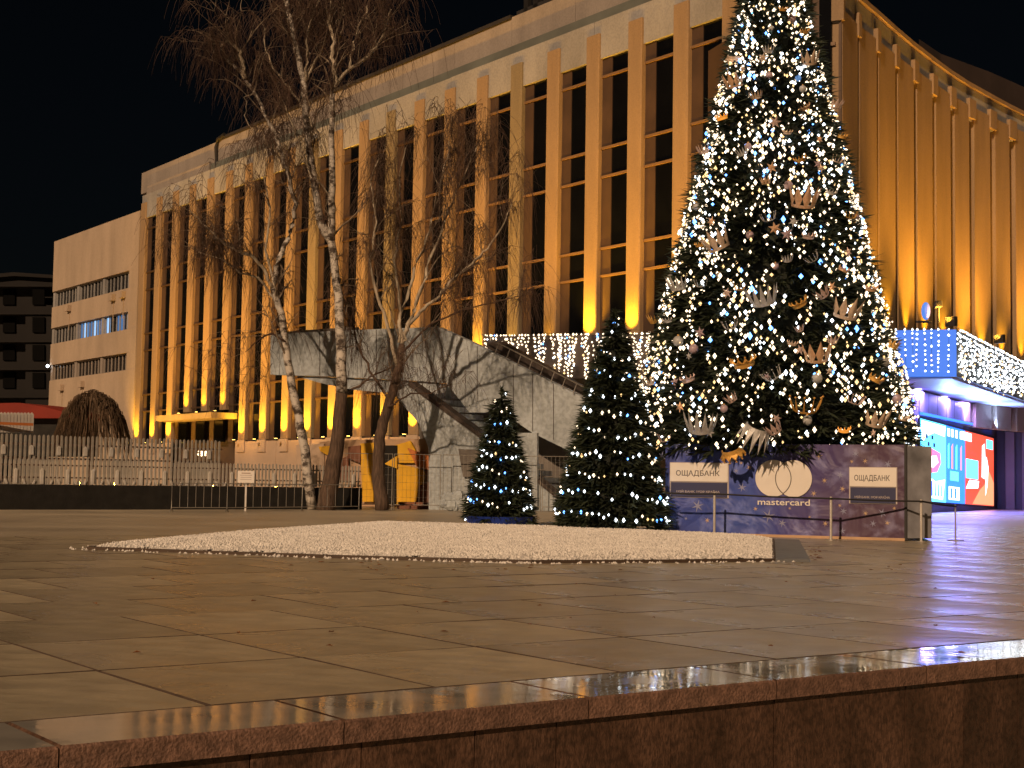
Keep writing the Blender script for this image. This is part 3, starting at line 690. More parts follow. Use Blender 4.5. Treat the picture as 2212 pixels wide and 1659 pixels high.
cut([(900, 820), (1300, 950), (1300, 1096), (930, 1100), (900, 900)], 64.4, .3).build('back_wall', M['grey_dark'], stair)
cut([(1000, 838), (1010, 833), (1075, 868), (1014, 872)], 64.2, .1).build('wall_patch', M['m_brown'], stair)
# treads of the lower flight
tr = MB()
for k in range(16):
    x = 905 + k * 19; y = 846 + k * 15.4; p = V(x, y, 61.8); tr.box((0, 0, -.22), (.42, 2.0, 0), p, np.array([.95, .0, 0]), np.array([.585, .811, 0]))
tr.build('steps', M['grey_concrete'], stair)
# roof edge, its shadow painted in as dark colour, + rail of the upper flight against the light curtain
cut([(1050, 741), (1082, 737), (1180, 790), (1278, 846), (1274, 866), (1195, 828), (1110, 786), (1055, 758)], 62.6, .3).build('upper_flight', M['rail_dark'], stair)
rl = MB()
for k in range(9):
    x = 1070 + k * 24; y = 762 + k * 12.6; rl.tube([V(x, y, 61.9), V(x + 8, y - 22, 61.9)], .022, 5)
rl.tube([V(1040, 722, 61.9), V(1280, 846, 61.9)], .03, 5); rl.build('handrail', M['metal'], stair)
cut([(605, 717), (760, 706), (760, 711), (605, 722)], 63.3, .5).build('landing_rail', M['grey_dark'], stair)
for x, y0, y1 in ((690, 717, 811), (812, 712, 818), (1030, 748, 868), (1108, 787, 900), (1150, 808, 932), (1195, 829, 950)):
    cut([(x, y0), (x + 1.2, y0), (x + 1.2, y1), (x, y1)], 61.99, .02).build('panel_joint', M['rail_dark'], stair)
# pale door block under the flight
cut([(1118, 935), (1160, 935), (1160, 1098), (1118, 1098)], 61.05, .12).build('door_panel', M['grey_concrete'], stair)
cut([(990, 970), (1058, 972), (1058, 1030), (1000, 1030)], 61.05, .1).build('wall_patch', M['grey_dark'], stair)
b = MB()
for k in range(26):
    p = V(rnd.uniform(955, 1005), rnd.uniform(1072, 1098), 58.8); b.sphere((p[0], p[1], max(.06, p[2])), rnd.uniform(.12, .28), 6, 5)
tag(b.build('rubble_pile', M['grey_concrete']), 'heap of pale rubble and crumpled sheet at the foot of the concrete stair', 'rubble')

# mural hoarding below the landing
mur = thing('painted_hoarding', 'hoarding painted with yellow, orange and brown geometric shapes below the stair landing', 'hoarding', tuple(G(820, 1096)))
def mural(name, pts, m_, Y, d=.06): cut(pts, Y, d).build(name, m_, mur)
mural('board', [(690, 955), (765, 950), (928, 948), (930, 1092), (690, 1096)], M['m_tan'], 64.0, .2)
mural('painted_panel', [(640, 962), (700, 958), (700, 1018), (690, 1096), (640, 1096)], M['plinth'], 63.95)
mural('painted_panel', [(688, 965), (712, 963), (709, 984), (692, 975)], M['m_yellow'], 63.85)
mural('painted_panel', [(712, 1000), (752, 985), (752, 1040), (712, 1030)], M['m_brown'], 63.85)
mural('painted_panel', [(778, 958), (808, 956), (806, 1084), (783, 1084)], M['m_yellow'], 63.85)
mural('painted_panel', [(752, 965), (778, 962), (778, 1000), (752, 990)], M['m_brown'], 63.8)
mural('painted_panel', [(846, 964), (886, 952), (898, 975), (896, 1000), (846, 1000)], M['m_yellow'], 63.85)
mural('doorway', [(815, 962), (857, 962), (857, 1090), (812, 1090)], M['void'], 63.8)
mural('painted_panel', [(830, 1002), (857, 985), (857, 1012)], M['m_yellow'], 63.7)
mural('painted_panel', [(857, 1002), (897, 1010), (917, 1018), (912, 1060), (896, 1092), (857, 1090)], M['m_yellow'], 63.8)
mural('painted_panel', [(905, 1050), (926, 1040), (928, 1092), (898, 1092)], M['m_brown'], 63.75)
mural('painted_panel', [(880, 968), (926, 985), (926, 1015), (900, 1008)], M['m_orange'], 63.75)
b = MB(); b.box((0, -.5, 0), (4.2, .4, .28), V(862, 1092, 62.5) * [1, 1, 0]); b.box((0, -.9, 0), (4.6, -.5, .14), V(862, 1092, 62.5) * [1, 1, 0]); tag(b.build('wooden_step', M['m_brown']), 'low brown wooden steps in front of the painted hoarding', 'steps')

# ================================================================== FENCES
FP0 = np.array([-21.5, 46.2, 0]); FE = np.array([.75, .66, 0]); FE /= np.linalg.norm(FE); FNn = np.array([FE[1], -FE[0], 0])
def picket_mesh(w, z0, z1, m_, lean=0):
    b = MB(); P = []
    prof = [(-w / 2, z0), (w / 2, z0), (w / 2, z1 - w * .5), (0, z1), (-w / 2, z1 - w * .5)]
    for o_ in (0, .025): P += [FE * (x + lean * (z - z0)) + FNn * o_ + np.array([0, 0, z]) for x, z in prof]
    b.add(P, [(0, 1, 2, 3, 4), (9, 8, 7, 6, 5)] + [(i, (i + 1) % 5, 5 + (i + 1) % 5, 5 + i) for i in range(5)]); me = b.mesh('picket', m_); b.fix(me); return me
f1 = thing('picket_fence', 'front white picket fence standing on a long black base', 'fence', tuple(FP0 + FE * 12))
b = MB(); b.box((1, -.12, 0), (20.6, .12, .86), FP0, FE, FNn); b.build('base', M['blackbase'], f1)
for z in (1.08, 1.5):
    b = MB(); b.box((1, -.05, z), (20.6, -.005, z + .05), FP0, FE, FNn); b.build('rail', M['picket_d'], f1)
pa = picket_mesh(.075, .88, 1.74, M['picket']); pw_ = picket_mesh(.11, .88, 1.42, M['white']); ps = [picket_mesh(.06, .88, 1.02, M['white'], .35), picket_mesh(.07, .88, 1.06, M['white'], -.4)]
t = 1.1; k = 0
while t < 20.5:
    inst(pa, 'picket', f1, FP0 + FE * t + [0, 0, rnd.uniform(-.02, .02)])
    if k % 6 == 3: inst(pw_, 'picket', f1, FP0 + FE * (t + .05) + FNn * .03)
    elif k % 2: inst(ps[(k // 2) % 2], 'slanted_board', f1, FP0 + FE * (t + .06) + FNn * .035)
    t += .155; k += 1
f2 = thing('picket_fence', 'taller white picket fence running behind the front one', 'fence', tuple(FP0 - FNn * 2 + FE * 10))
F2 = FP0 - FNn * 2.0
for z in (.3, 1.75, 2.25):
    b = MB(); b.box((-1, -.05, z), (15.4, -.005, z + .06), F2, FE, FNn); b.build('rail', M['picket_d'], f2)
pb = picket_mesh(.08, .05, 2.62, M['picket']); pc = picket_mesh(.14, 1.9, 2.25, M['white']); t = -.9; k = 0
while t < 15.3:
    inst(pb, 'picket', f2, FP0 - FNn * 2 + FE * t + [0, 0, rnd.uniform(-.02, .02)])
    if k % 6 == 2: inst(pc, 'picket', f2, F2 + FE * (t + .06) + FNn * .03)
    t += .17; k += 1
f3 = thing('board_fence', 'short white fence with a red stripe at the far left above the pickets', 'fence', tuple(V(30, 940, 56)))
pd = picket_mesh(.16, 0, .75, M['white'])
for k in range(14): inst(pd, 'picket', f3, V(-28 + k * 7.3, 934, 54 + k * .1))
b = MB(); b.box((0, -.02, .30), (1.75, .045, .40), V(-30, 934, 53.9), FE, FNn); b.build('stripe', M['m_orange'], f3)
# red lit tent roof + weeping shrub + far building
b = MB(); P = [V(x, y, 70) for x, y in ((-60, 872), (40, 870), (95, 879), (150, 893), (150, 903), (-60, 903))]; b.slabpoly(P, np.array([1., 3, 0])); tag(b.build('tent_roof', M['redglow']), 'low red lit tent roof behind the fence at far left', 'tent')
b = MB(); P = [V(x, y, 70.5) for x, y in ((-60, 901), (165, 901), (165, 985), (-60, 985))]; b.slabpoly(P, np.array([.5, 2, 0])); tag(b.build('tent_wall', M['blackbase']), 'dark side wall below the red tent roof at far left', 'wall')
sh = thing('weeping_shrub', 'leafless brown weeping shrub, domed, in front of the office wing', 'shrub', tuple(V(198, 955, 62)))
b = MB(); c0 = V(198, 960, 62); R_s = 1.5
for k in range(900):
    a_ = rnd.random() * 6.28; r_ = R_s * math.sqrt(rnd.random()); h = 2.15 * math.sqrt(max(0, 1 - (r_ / R_s) ** 2)) + .35
    top = c0 + [math.cos(a_) * r_, math.sin(a_) * r_, h - .3 + rnd.uniform(-.1, .1)]; q = top + [math.cos(a_) * .25, math.sin(a_) * .25, -rnd.uniform(.5, 1.6)]
    b.tube([top + [-math.cos(a_) * .2, -math.sin(a_) * .2, .02], top, (top + q) / 2 + [rnd.uniform(-.03, .03), 0, 0], q], [.014, .014, .012, .007], 3)
b.build('branches', M['bush'], sh, kind='stuff')
b = MB(); b.tube([c0 - [0, 0, 2], c0 + [0.05, 0, 1.2]], [.12, .07], 7); b.build('trunk', M['bark_dark'], sh)
fb = thing('apartment_building', 'dark unlit apartment building far off behind the office wing at left', 'building', (V(50, 1000, 180)[0], 180, 0))
def farbox(name, pts, Y, d, m_): 
    b = MB(); b.slabpoly([V(x, y, Y) for x, y in pts], np.array([0, d, 0])); return b.build(name, m_, fb)
farbox('wall', [(-60, 600), (30, 592), (118, 598), (118, 1000), (-60, 1000)], 180, 12, M['farwall'])
farbox('cornice', [(-60, 596), (30, 588), (118, 594), (118, 601), (30, 596), (-60, 604)], 179.2, 1, M['farwall'])
farbox('bay', [(55, 655), (118, 660), (118, 1000), (55, 1000)], 178.6, 1.3, M['farwall'])
for r_ in range(4):
    for x in (-38, 6, 70): farbox('window', [(x, 625 + r_ * 60), (x + 26, 625 + r_ * 60), (x + 26, 658 + r_ * 60), (x, 658 + r_ * 60)], 179.7 if x < 50 else 178.3, .25, M['farwin'])
for r_ in range(5): farbox('ledge', [(-60, 616 + r_ * 60), (118, 616 + r_ * 60), (118, 619 + r_ * 60), (-60, 619 + r_ * 60)], 178.2, 1.6, M['farwall'])

# crowd barriers
def barrier(p0, p1, h, lab, nb, leg=True):
    t_ = thing('crowd_barrier', lab, 'barrier', tuple((p0 + p1) / 2), 'metal crowd barriers in front of the black fence base')
    b = MB(); b.tube([p0 + [0, 0, .08], p0 + [0, 0, h], p1 + [0, 0, h], p1 + [0, 0, .08]], .018, 5); b.tube([p0 + [0, 0, .15], p1 + [0, 0, .15]], .016, 5); b.build('frame', M['metal'], t_)
    me = None
    for k in range(1, nb):
        p = p0 + (p1 - p0) * k / nb; b = MB(); b.tube([p + [0, 0, .15], p + [0, 0, h]], .010, 4); b.build('bar', M['metal'], t_)
    for p in (p0, p1):
        d = np.array([0, .28, 0]); b = MB(); b.tube([p - d + [0, 0, .01], p + [0, 0, .12], p + d + [0, 0, .01]], .016, 5); b.build('foot', M['metal'], t_)
bp = [G(370, 1106), G(490, 1106), G(652, 1104), G(775, 1102)]
labs = ['metal crowd barrier left of the small white notice board', 'metal crowd barrier directly behind the small white notice board', 'metal crowd barrier behind the birch trunks']
for k in range(3): barrier(bp[k] * [1, 1, 0], bp[k + 1] * [1, 1, 0], .98, labs[k], (7, 9, 7)[k])
# tall temporary fence panels
def tpanel(x0, x1, Y, lab):
    p0 = V(x0, 1000, Y) * [1, 1, 0]; p1 = V(x1, 1000, Y) * [1, 1, 0]
    t_ = thing('mesh_panel', lab, 'fence', tuple((p0 + p1) / 2), 'tall temporary mesh fence panels')
    b = MB(); b.tube([p0, p0 + [0, 0, 2.25], p1 + [0, 0, 2.25], p1], .021, 6); b.tube([p0 + [0, 0, .2], p1 + [0, 0, .2]], .016, 5); b.build('frame', M['metal'], t_)
    b = MB(); n_ = int(np.linalg.norm(p1 - p0) / .16)
    for k in range(1, n_): q = p0 + (p1 - p0) * k / n_; b.tube([q + [0, 0, .2], q + [0, 0, 2.24]], .004, 3)
    for z in np.arange(.5, 2.2, .3): b.tube([p0 + [0, 0, z], p1 + [0, 0, z]], .004, 3)
    b.build('wire_mesh', M['metal'], t_)
tpanel(739, 848, 60.2, 'tall wire mesh fence panel in front of the painted hoarding between the tree trunks')
tpanel(852, 952, 60.3, 'tall wire mesh fence panel between the dark tree trunk and the stair')
tpanel(958, 1168, 60.4, 'long wire mesh fence panel in front of the concrete stair')
tpanel(1173, 1290, 60.2, 'wire mesh fence panel partly hidden by the larger spruce')
# notice board
t_ = thing('notice_board', 'small white notice board on a thin pale post in front of the fence', 'sign', tuple(G(530, 1104)))
p = G(530, 1104)
b = MB(); b.box((-.03, -.03, 0), (.03, .03, 1.35), p); b.build('post', M['white'], t_)
b = MB(); b.box((-.30, -.06, 1.02), (.30, -.031, 1.44), p); b.build('board', M['band_white'], t_)
for k in range(4):
    w_ = rnd.uniform(.14, .22); b = MB(); b.box((-w_, -.066, 1.35 - k * .075), (w_, -.0605, 1.375 - k * .075), p); b.build('printed_line', M['m_brown'] if k == 0 else M['ink_l'], t_)

# ================================================================== TREE WITH LIGHTS
def tuft(b, p, out, L_, n_, r):
    up = np.array([0, 0, 1.]); side = np.cross(out, up); side /= np.linalg.norm(side) + 1e-9
    for _ in range(n_):
        d = out + side * r.uniform(-.75, .75) + up * r.uniform(-.55, .45); d /= np.linalg.norm(d); l = L_ * r.uniform(.55, 1.1)
        w = np.cross(d, up + side * r.uniform(-1, 1)); w /= np.linalg.norm(w) + 1e-9; wd = .035 * L_ / .4
        q = p + d * l * r.uniform(.25, .5)
        b.add([p - out * .12, q + w * wd, p + d * l, q - w * wd], [(0, 1, 2, 3)])
def cone_tree(root, cx, cy_, z0, z1, Rb, ntuft, tl, seed, full=True):
    r = random.Random(seed); b = MB()
    Rz = lambda z: Rb * (max(0, z1 - z) / (z1 - z0)) ** 1.0 * (1. if z > z0 + .35 else .93)
    b2 = MB(); ks = 18; lv = np.linspace(z0 + .02, z1 - .3, 14)  # solid dark cone added inside to keep light from showing through
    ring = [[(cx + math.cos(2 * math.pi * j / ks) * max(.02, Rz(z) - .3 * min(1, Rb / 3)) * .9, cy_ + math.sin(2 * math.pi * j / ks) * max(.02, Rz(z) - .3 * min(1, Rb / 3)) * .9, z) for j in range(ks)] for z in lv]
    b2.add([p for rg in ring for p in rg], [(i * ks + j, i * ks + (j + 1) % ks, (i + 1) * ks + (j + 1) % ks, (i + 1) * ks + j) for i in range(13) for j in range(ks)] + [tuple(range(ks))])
    b2.build('light_block_cone', M['cone_dark'], root)
    for _ in range(ntuft):
        t = 1 - math.sqrt(r.random()); z = z0 + (z1 - z0) * t * .995 ; a = r.random() * 2 * math.pi
        R_ = Rz(z) * r.uniform(.80, .99) + .06 * math.sin(a * 9 + z * 5) * min(1, Rb / 2)
        out = np.array([math.cos(a), math.sin(a), r.uniform(-.35, .15)])
        tuft(b, np.array([cx + math.cos(a) * R_, cy_ + math.sin(a) * R_, z + r.uniform(-.1, .1)]), out, tl * r.uniform(.6, 1.25), 7, r)
    for k in range(14): tuft(b, np.array([cx, cy_, z1 - .25 + .05 * k * tl]), np.array([math.cos(k * 2.4) * .3, math.sin(k * 2.4) * .3, .6]), tl * .5, 4, r)
    b.build('needles', M['needles'], root, kind='stuff')
    return Rz
TX, TY, TZ0, TZ1, TR = 6.64, 37.8, 2.0, 16.7, 3.62
xt = thing('christmas_tree', 'giant decorated christmas tree covered with white lights and crowns on a blue base', 'christmas tree', (TX, TY, 0))
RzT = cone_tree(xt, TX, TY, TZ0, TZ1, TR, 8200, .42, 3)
b = MB(); b.cyl((TX, TY, 0), .25, 3, 10); b.build('trunk', M['black'], xt)
bul = {k: MB() for k in ('bulb_w', 'bulb_y', 'bulb_c', 'bulb_b')}; wires = MB()
rt = random.Random(11)
for c_ in range(1650):
    t = 1 - math.sqrt(rt.random()) if c_ % 7 else rt.uniform(.45, .95); z = TZ0 + .2 + (TZ1 - TZ0) * t; a = rt.random() * 6.283; path = []
    for k in range(rt.choice([1, 1, 1, 2, 3, 4, 6, 9, 13])):
        R_ = RzT(z) * rt.uniform(.95, 1.06) + .05; p = np.array([TX + math.cos(a) * R_, TY + math.sin(a) * R_, z]); path.append(p)
        q = rt.random(); key = 'bulb_w' if q < .62 else 'bulb_y' if q < .80 else 'bulb_c' if q < .955 else 'bulb_b'
        rr = rt.choice([.022, .028, .034, .036, .048]) * (1.25 if key == 'bulb_b' else 1)
        bul[key].octa(p, rr, rr * rt.uniform(.9, 1.7))
        z -= rt.uniform(.07, .20); a += rt.uniform(-.24, .24) / max(.6, R_)
        if z < TZ0 + .05: break
    if len(path) > 2: wires.tube(path, .006, 3)
wires.build('wire', M['wire'], xt)
for k_, bb in bul.items(): bb.build('fairy_lights', M[k_], xt, kind='stuff')

# ornaments -------------------------------------------------------------
OM = {'silver': mat('silver_glitter', (.60, .60, .60), .35, .15, 20, .3, 60, metal=.35), 'gold': mat('gold_glitter', (.75, .42, .10), .35, .15, 20, .3, 60, metal=.35),
      'copper': mat('copper_glitter', (.80, .52, .32), .35, .15, 20, .3, 60, metal=.35), 'rose': mat('rose_glitter', (.66, .50, .45), .4, .15, 20, .3, 60, metal=.3),
      'beige': mat('champagne_glitter', (.72, .56, .42), .4, .15, 20, .3, 60, metal=.3), 'orange': mat('amber_ornament', (.9, .35, .06), .35, .2, 20, emit=(1, .4, .05), es=.5),
      'mauve': mat('mauve_ball', (.42, .32, .36), .3, .15, 8), 'grey': mat('grey_ball', (.42, .43, .43), .35, .15, 8), 'blue': mat('blue_ball', (.15, .35, .7), .25, .15, 8, emit=(.1, .3, .8), es=.4)}
def crown_mesh(w, kind):
    b = MB(); n_ = {'tall': 7, 'low': 6, 'leaf': 5, 'wire': 6}[kind]; R_ = w * .36; hb = {'tall': .12, 'low': .22, 'leaf': .10, 'wire': .06}[kind] * w; th = w * .03
    arc = math.radians(200); 
    def P(a, z, r_): return np.array([r_ * math.sin(a), -r_ * math.cos(a), z])
    seg = 12
    for i in range(seg):
        a0 = -arc / 2 + arc * i / seg; a1 = -arc / 2 + arc * (i + 1) / seg
        b.hexa([P(a0, 0, R_), P(a1, 0, R_), P(a1, 0, R_ - th), P(a0, 0, R_ - th), P(a0, hb, R_ * 1.07), P(a1, hb, R_ * 1.07), P(a1, hb, R_ * 1.07 - th), P(a0, hb, R_ * 1.07 - th)])
    H = {'tall': .78, 'low': .42, 'leaf': .80, 'wire': .6}[kind] * w
    for i in range(n_):
        a = -arc / 2 + arc * (i + .5) / n_; da = arc / n_ * (.5 if kind != 'wire' else .16); top = H * (1 - .22 * abs(a) / (arc / 2)) ; ro = R_ * (1.45 if kind != 'low' else 1.2)
        zm = hb * (.8) + (top - hb) * (.35 if kind == 'leaf' else .06); mid0 = P(a - da, zm, R_ * 1.15); mid1 = P(a + da, zm, R_ * 1.15)
        if kind == 'leaf': lo0 = P(a - da * .4, hb * .6, R_ * 1.03); lo1 = P(a + da * .4, hb * .6, R_ * 1.03)
        else: lo0 = P(a - da, hb * .6, R_ * 1.04); lo1 = P(a + da, hb * .6, R_ * 1.04)
        tip = P(a, top, ro); ridge = P(a, (zm + top) / 2, R_ * 1.38); inn = P(a, (zm) * .9, R_ * 1.02 - th)
        b.add([lo0, lo1, mid1, tip, mid0, ridge, inn], [(0, 1, 5), (1, 2, 5), (2, 3, 5), (3, 4, 5), (4, 0, 5), (1, 0, 6), (2, 1, 6), (3, 2, 6), (4, 3, 6), (0, 4, 6)])
        if kind in ('low', 'wire'): b.octa(tip, w * .045)
    return b
crowns = [(1471, 614, 42, 'silver', 'tall', 0), (1651, 642, 60, 'silver', 'tall', 12), (1727, 650, 40, 'gold', 'low', 30), (1777, 632, 32, 'rose', 'leaf', 40), (1820, 671, 60, 'beige', 'leaf', -5),
 (1875, 620, 30, 'copper', 'low', 5), (1581, 701, 30, 'silver', 'wire', 10), (1610, 777, 54, 'gold', 'low', 12), (1763, 764, 58, 'copper', 'leaf', 8), (1710, 739, 24, 'beige', 'low', -8), (1727, 710, 20, 'rose', 'leaf', 20),
 (1672, 807, 38, 'silver', 'wire', 30), (1492, 815, 34, 'rose', 'low', 15), (1409, 824, 28, 'beige', 'tall', 5), (1883, 815, 36, 'gold', 'low', -20), (1737, 872, 60, 'gold', 'wire', 0), (1517, 915, 64, 'silver', 'tall', -4),
 (1638, 905, 62, 'silver', 'tall', 160), (1581, 956, 52, 'gold', 'low', 195), (1885, 906, 50, 'beige', 'leaf', 0), (1820, 925, 28, 'orange', 'low', 5), (1676, 925, 34, 'rose', 'leaf', 30), (1841, 862, 34, 'rose', 'wire', -10),
 (1519, 612, 26, 'silver', 'wire', 0), (1701, 560, 22, 'silver', 'tall', 10), (1816, 580, 26, 'copper', 'low', -20), (1591, 179, 42, 'copper', 'leaf', 5), (1744, 130, 40, 'beige', 'leaf', 10), (1589, 112, 34, 'beige', 'low', 165),
 (1734, 67, 22, 'gold', 'low', 10), (1798, 228, 28, 'rose', 'leaf', 0), (1737, 230, 26, 'copper', 'low', 30), (1565, 252, 28, 'orange', 'low', 8), (1526, 325, 26, 'rose', 'tall', 0), (1812, 293, 24, 'gold', 'low', 0),
 (1801, 345, 24, 'beige', 'wire', -10), (1727, 342, 28, 'gold', 'low', 20), (1732, 432, 60, 'copper', 'leaf', 0), (1558, 524, 56, 'beige', 'leaf', 20), (1662, 469, 30, 'silver', 'wire', 15), (1636, 208, 26, 'beige', 'tall', 10),
 (1516, 527, 22, 'gold', 'low', 0), (1744, 508, 30, 'rose', 'low', 0), (1832, 465, 24, 'gold', 'wire', 5), (1608, 330, 24, 'silver', 'tall', 20), (1655, 392, 22, 'copper', 'leaf', 10), (1420, 690, 26, 'gold', 'tall', -5), (1448, 690, 24, 'silver', 'low', 4),
 (1795, 735, 24, 'rose', 'leaf', 0), (1585, 860, 26, 'rose', 'leaf', 30), (1442, 945, 26, 'rose', 'wire', 0), (1944, 900, 26, 'beige', 'low', 0), (1755, 555, 28, 'silver', 'wire', 40), (1600, 620, 22, 'gold', 'wire', 0),
 (1690, 20, 20, 'gold', 'low', 0), (1660, 110, 24, 'silver', 'tall', 0), (1700, 285, 22, 'beige', 'low', 0), (1790, 415, 24, 'silver', 'low', -10), (1920, 745, 26, 'gold', 'leaf', -10)]
balls = [(1449, 601, 9, 'grey'), (1553, 595, 7, 'grey'), (1465, 737, 12, 'grey'), (1765, 817, 12, 'grey'), (1909, 783, 12, 'grey'), (1564, 883, 9, 'mauve'), (1744, 908, 11, 'grey'), (1938, 862, 11, 'mauve'), (1498, 754, 11, 'mauve'),
 (1724, 169, 7, 'blue'), (1662, 163, 8, 'mauve'), (1710, 42, 10, 'mauve'), (1666, 62, 7, 'grey'), (1734, 192, 8, 'grey'), (1703, 400, 10, 'mauve'), (1505, 446, 9, 'grey'), (1620, 508, 9, 'mauve'), (1848, 469, 9, 'mauve'), (1616, 316, 8, 'mauve'), (1675, 575, 8, 'mauve')]
def on_cone(x, y):
    d = Dr(x, y); best = None
    for k in np.arange(33.5, 39.5, .02):
        p = CAM + d * (k / d[1]); rr = math.hypot(p[0] - TX, p[1] - TY)
        if rr <= RzT(p[2]) + .12: return p
        if best is None or rr - RzT(p[2]) < best[0]: best = (rr - RzT(p[2]), p)
    return best[1]
def place_word(x, y):
    row = 'at top' if y < 150 else 'high up' if y < 300 else 'above middle' if y < 480 else 'halfway up' if y < 640 else 'below middle' if y < 760 else 'low down' if y < 880 else 'at bottom'
    z = max(0, min(1, (y + 300) / 1260)); hw = 300 * z; f_ = (x - (1665 + 25 * z)) / hw
    cl = 'far left side' if f_ < -.7 else 'left side' if f_ < -.3 else 'centre' if f_ < .3 else 'right side' if f_ < .7 else 'far right side'
    return row, cl
KN = {'tall': 'tall spiky', 'low': 'low banded', 'leaf': 'leaf-pointed', 'wire': 'thin pronged'}
used = {}
for (x, y, w, c_, kd, rot) in crowns:
    p = on_cone(x, y + w * .25); wm = w * p[1] / FPX * 1.15
    row, cl = place_word(x, y); cname = {'beige': 'champagne', 'orange': 'glowing amber'}.get(c_, c_)
    size = 'large ' if w >= 50 else 'small ' if w <= 26 else ''
    lab = f'{size}{cname} {KN[kd]} crown {row} of the big tree, {cl}' + (' upside down' if 120 < rot < 220 else '')
    if lab in used: lab = lab.replace(' of the big tree', ' of the big tree beside a lookalike')
    used[lab] = 1
    bb = crown_mesh(wm, kd); me = bb.mesh('crown_ornament', OM[c_]); bb.fix(me)
    o = bpy.data.objects.new('crown_ornament', me); COL.objects.link(o); out = np.array([p[0] - TX, p[1] - TY, 0]); out /= np.linalg.norm(out) + 1e-6
    o.location = tuple(p + out * .06 - np.array([0, 0, 0])); az = math.atan2(out[0], -out[1])
    o.rotation_euler = Matrix.Rotation(-(-az) * .6, 4, 'Z').to_euler()
    mr = Matrix.Rotation(az * .6, 4, 'Z') @ Matrix.Rotation(math.radians(22), 4, 'X') @ Matrix.Rotation(math.radians(-rot), 4, 'Y')
    o.rotation_euler = mr.to_euler(); tag(o, lab, 'crown', 'crown ornaments on the christmas tree')
for (x, y, r_, c_) in balls:
    p = on_cone(x, y); R_ = r_ * p[1] / FPX; row, cl = place_word(x, y)
    lab = f'{c_} bauble {"large" if r_ > 10 else "small" if r_ < 9 else "medium"}, {row} of the big tree, {cl}'
    if lab in used: lab += ' beside a crown'
    used[lab] = 1
    bl = thing('bauble', lab, 'bauble', tuple(p), 'baubles on the christmas tree')
    b = MB(); b.sphere(p, R_, 14, 9); b.build('ball', OM[c_], bl, smooth=True); b = MB(); b.cyl((p[0], p[1], p[2] + R_ * .95), R_ * .2, R_ * .25, 8); b.build('cap', OM['gold'], bl)

nst = 0
while nst < 24:
    y = 60 + 880 * math.sqrt(rnd.random()); hw = 290 * (y + 290) / 1250; x = 1668 + rnd.uniform(-.85, .85) * hw; p = on_cone(x, y); R_ = rnd.uniform(.10, .17); cc = rnd.choice(['silver', 'rose', 'beige', 'copper', 'mauve']); row, cl = place_word(x, y); lab = f'small {cc if cc != "beige" else "champagne"} star ornament {row} of the big tree, {cl}'
    if lab in used: continue
    used[lab] = 1; nst += 1
    b = MB(); out = np.array([p[0] - TX, p[1] - TY, 0]); out /= np.linalg.norm(out); sd_ = np.array([-out[1], out[0], 0]); c = p + out * .1; a0 = rnd.random() * 6; P = []
    for i in range(12): rr = R_ if i % 2 == 0 else R_ * .42; a_ = a0 + math.pi * i / 6; P.append(c + sd_ * rr * math.cos(a_) + np.array([0, 0, rr * math.sin(a_)]))
    b.add(P + [c + out * .05, c - out * .05], [(i, (i + 1) % 12, 12) for i in range(12)] + [((i + 1) % 12, i, 13) for i in range(12)])
    tag(b.build('star_ornament', OM[cc]), lab, 'star', 'small star ornaments on the christmas tree')

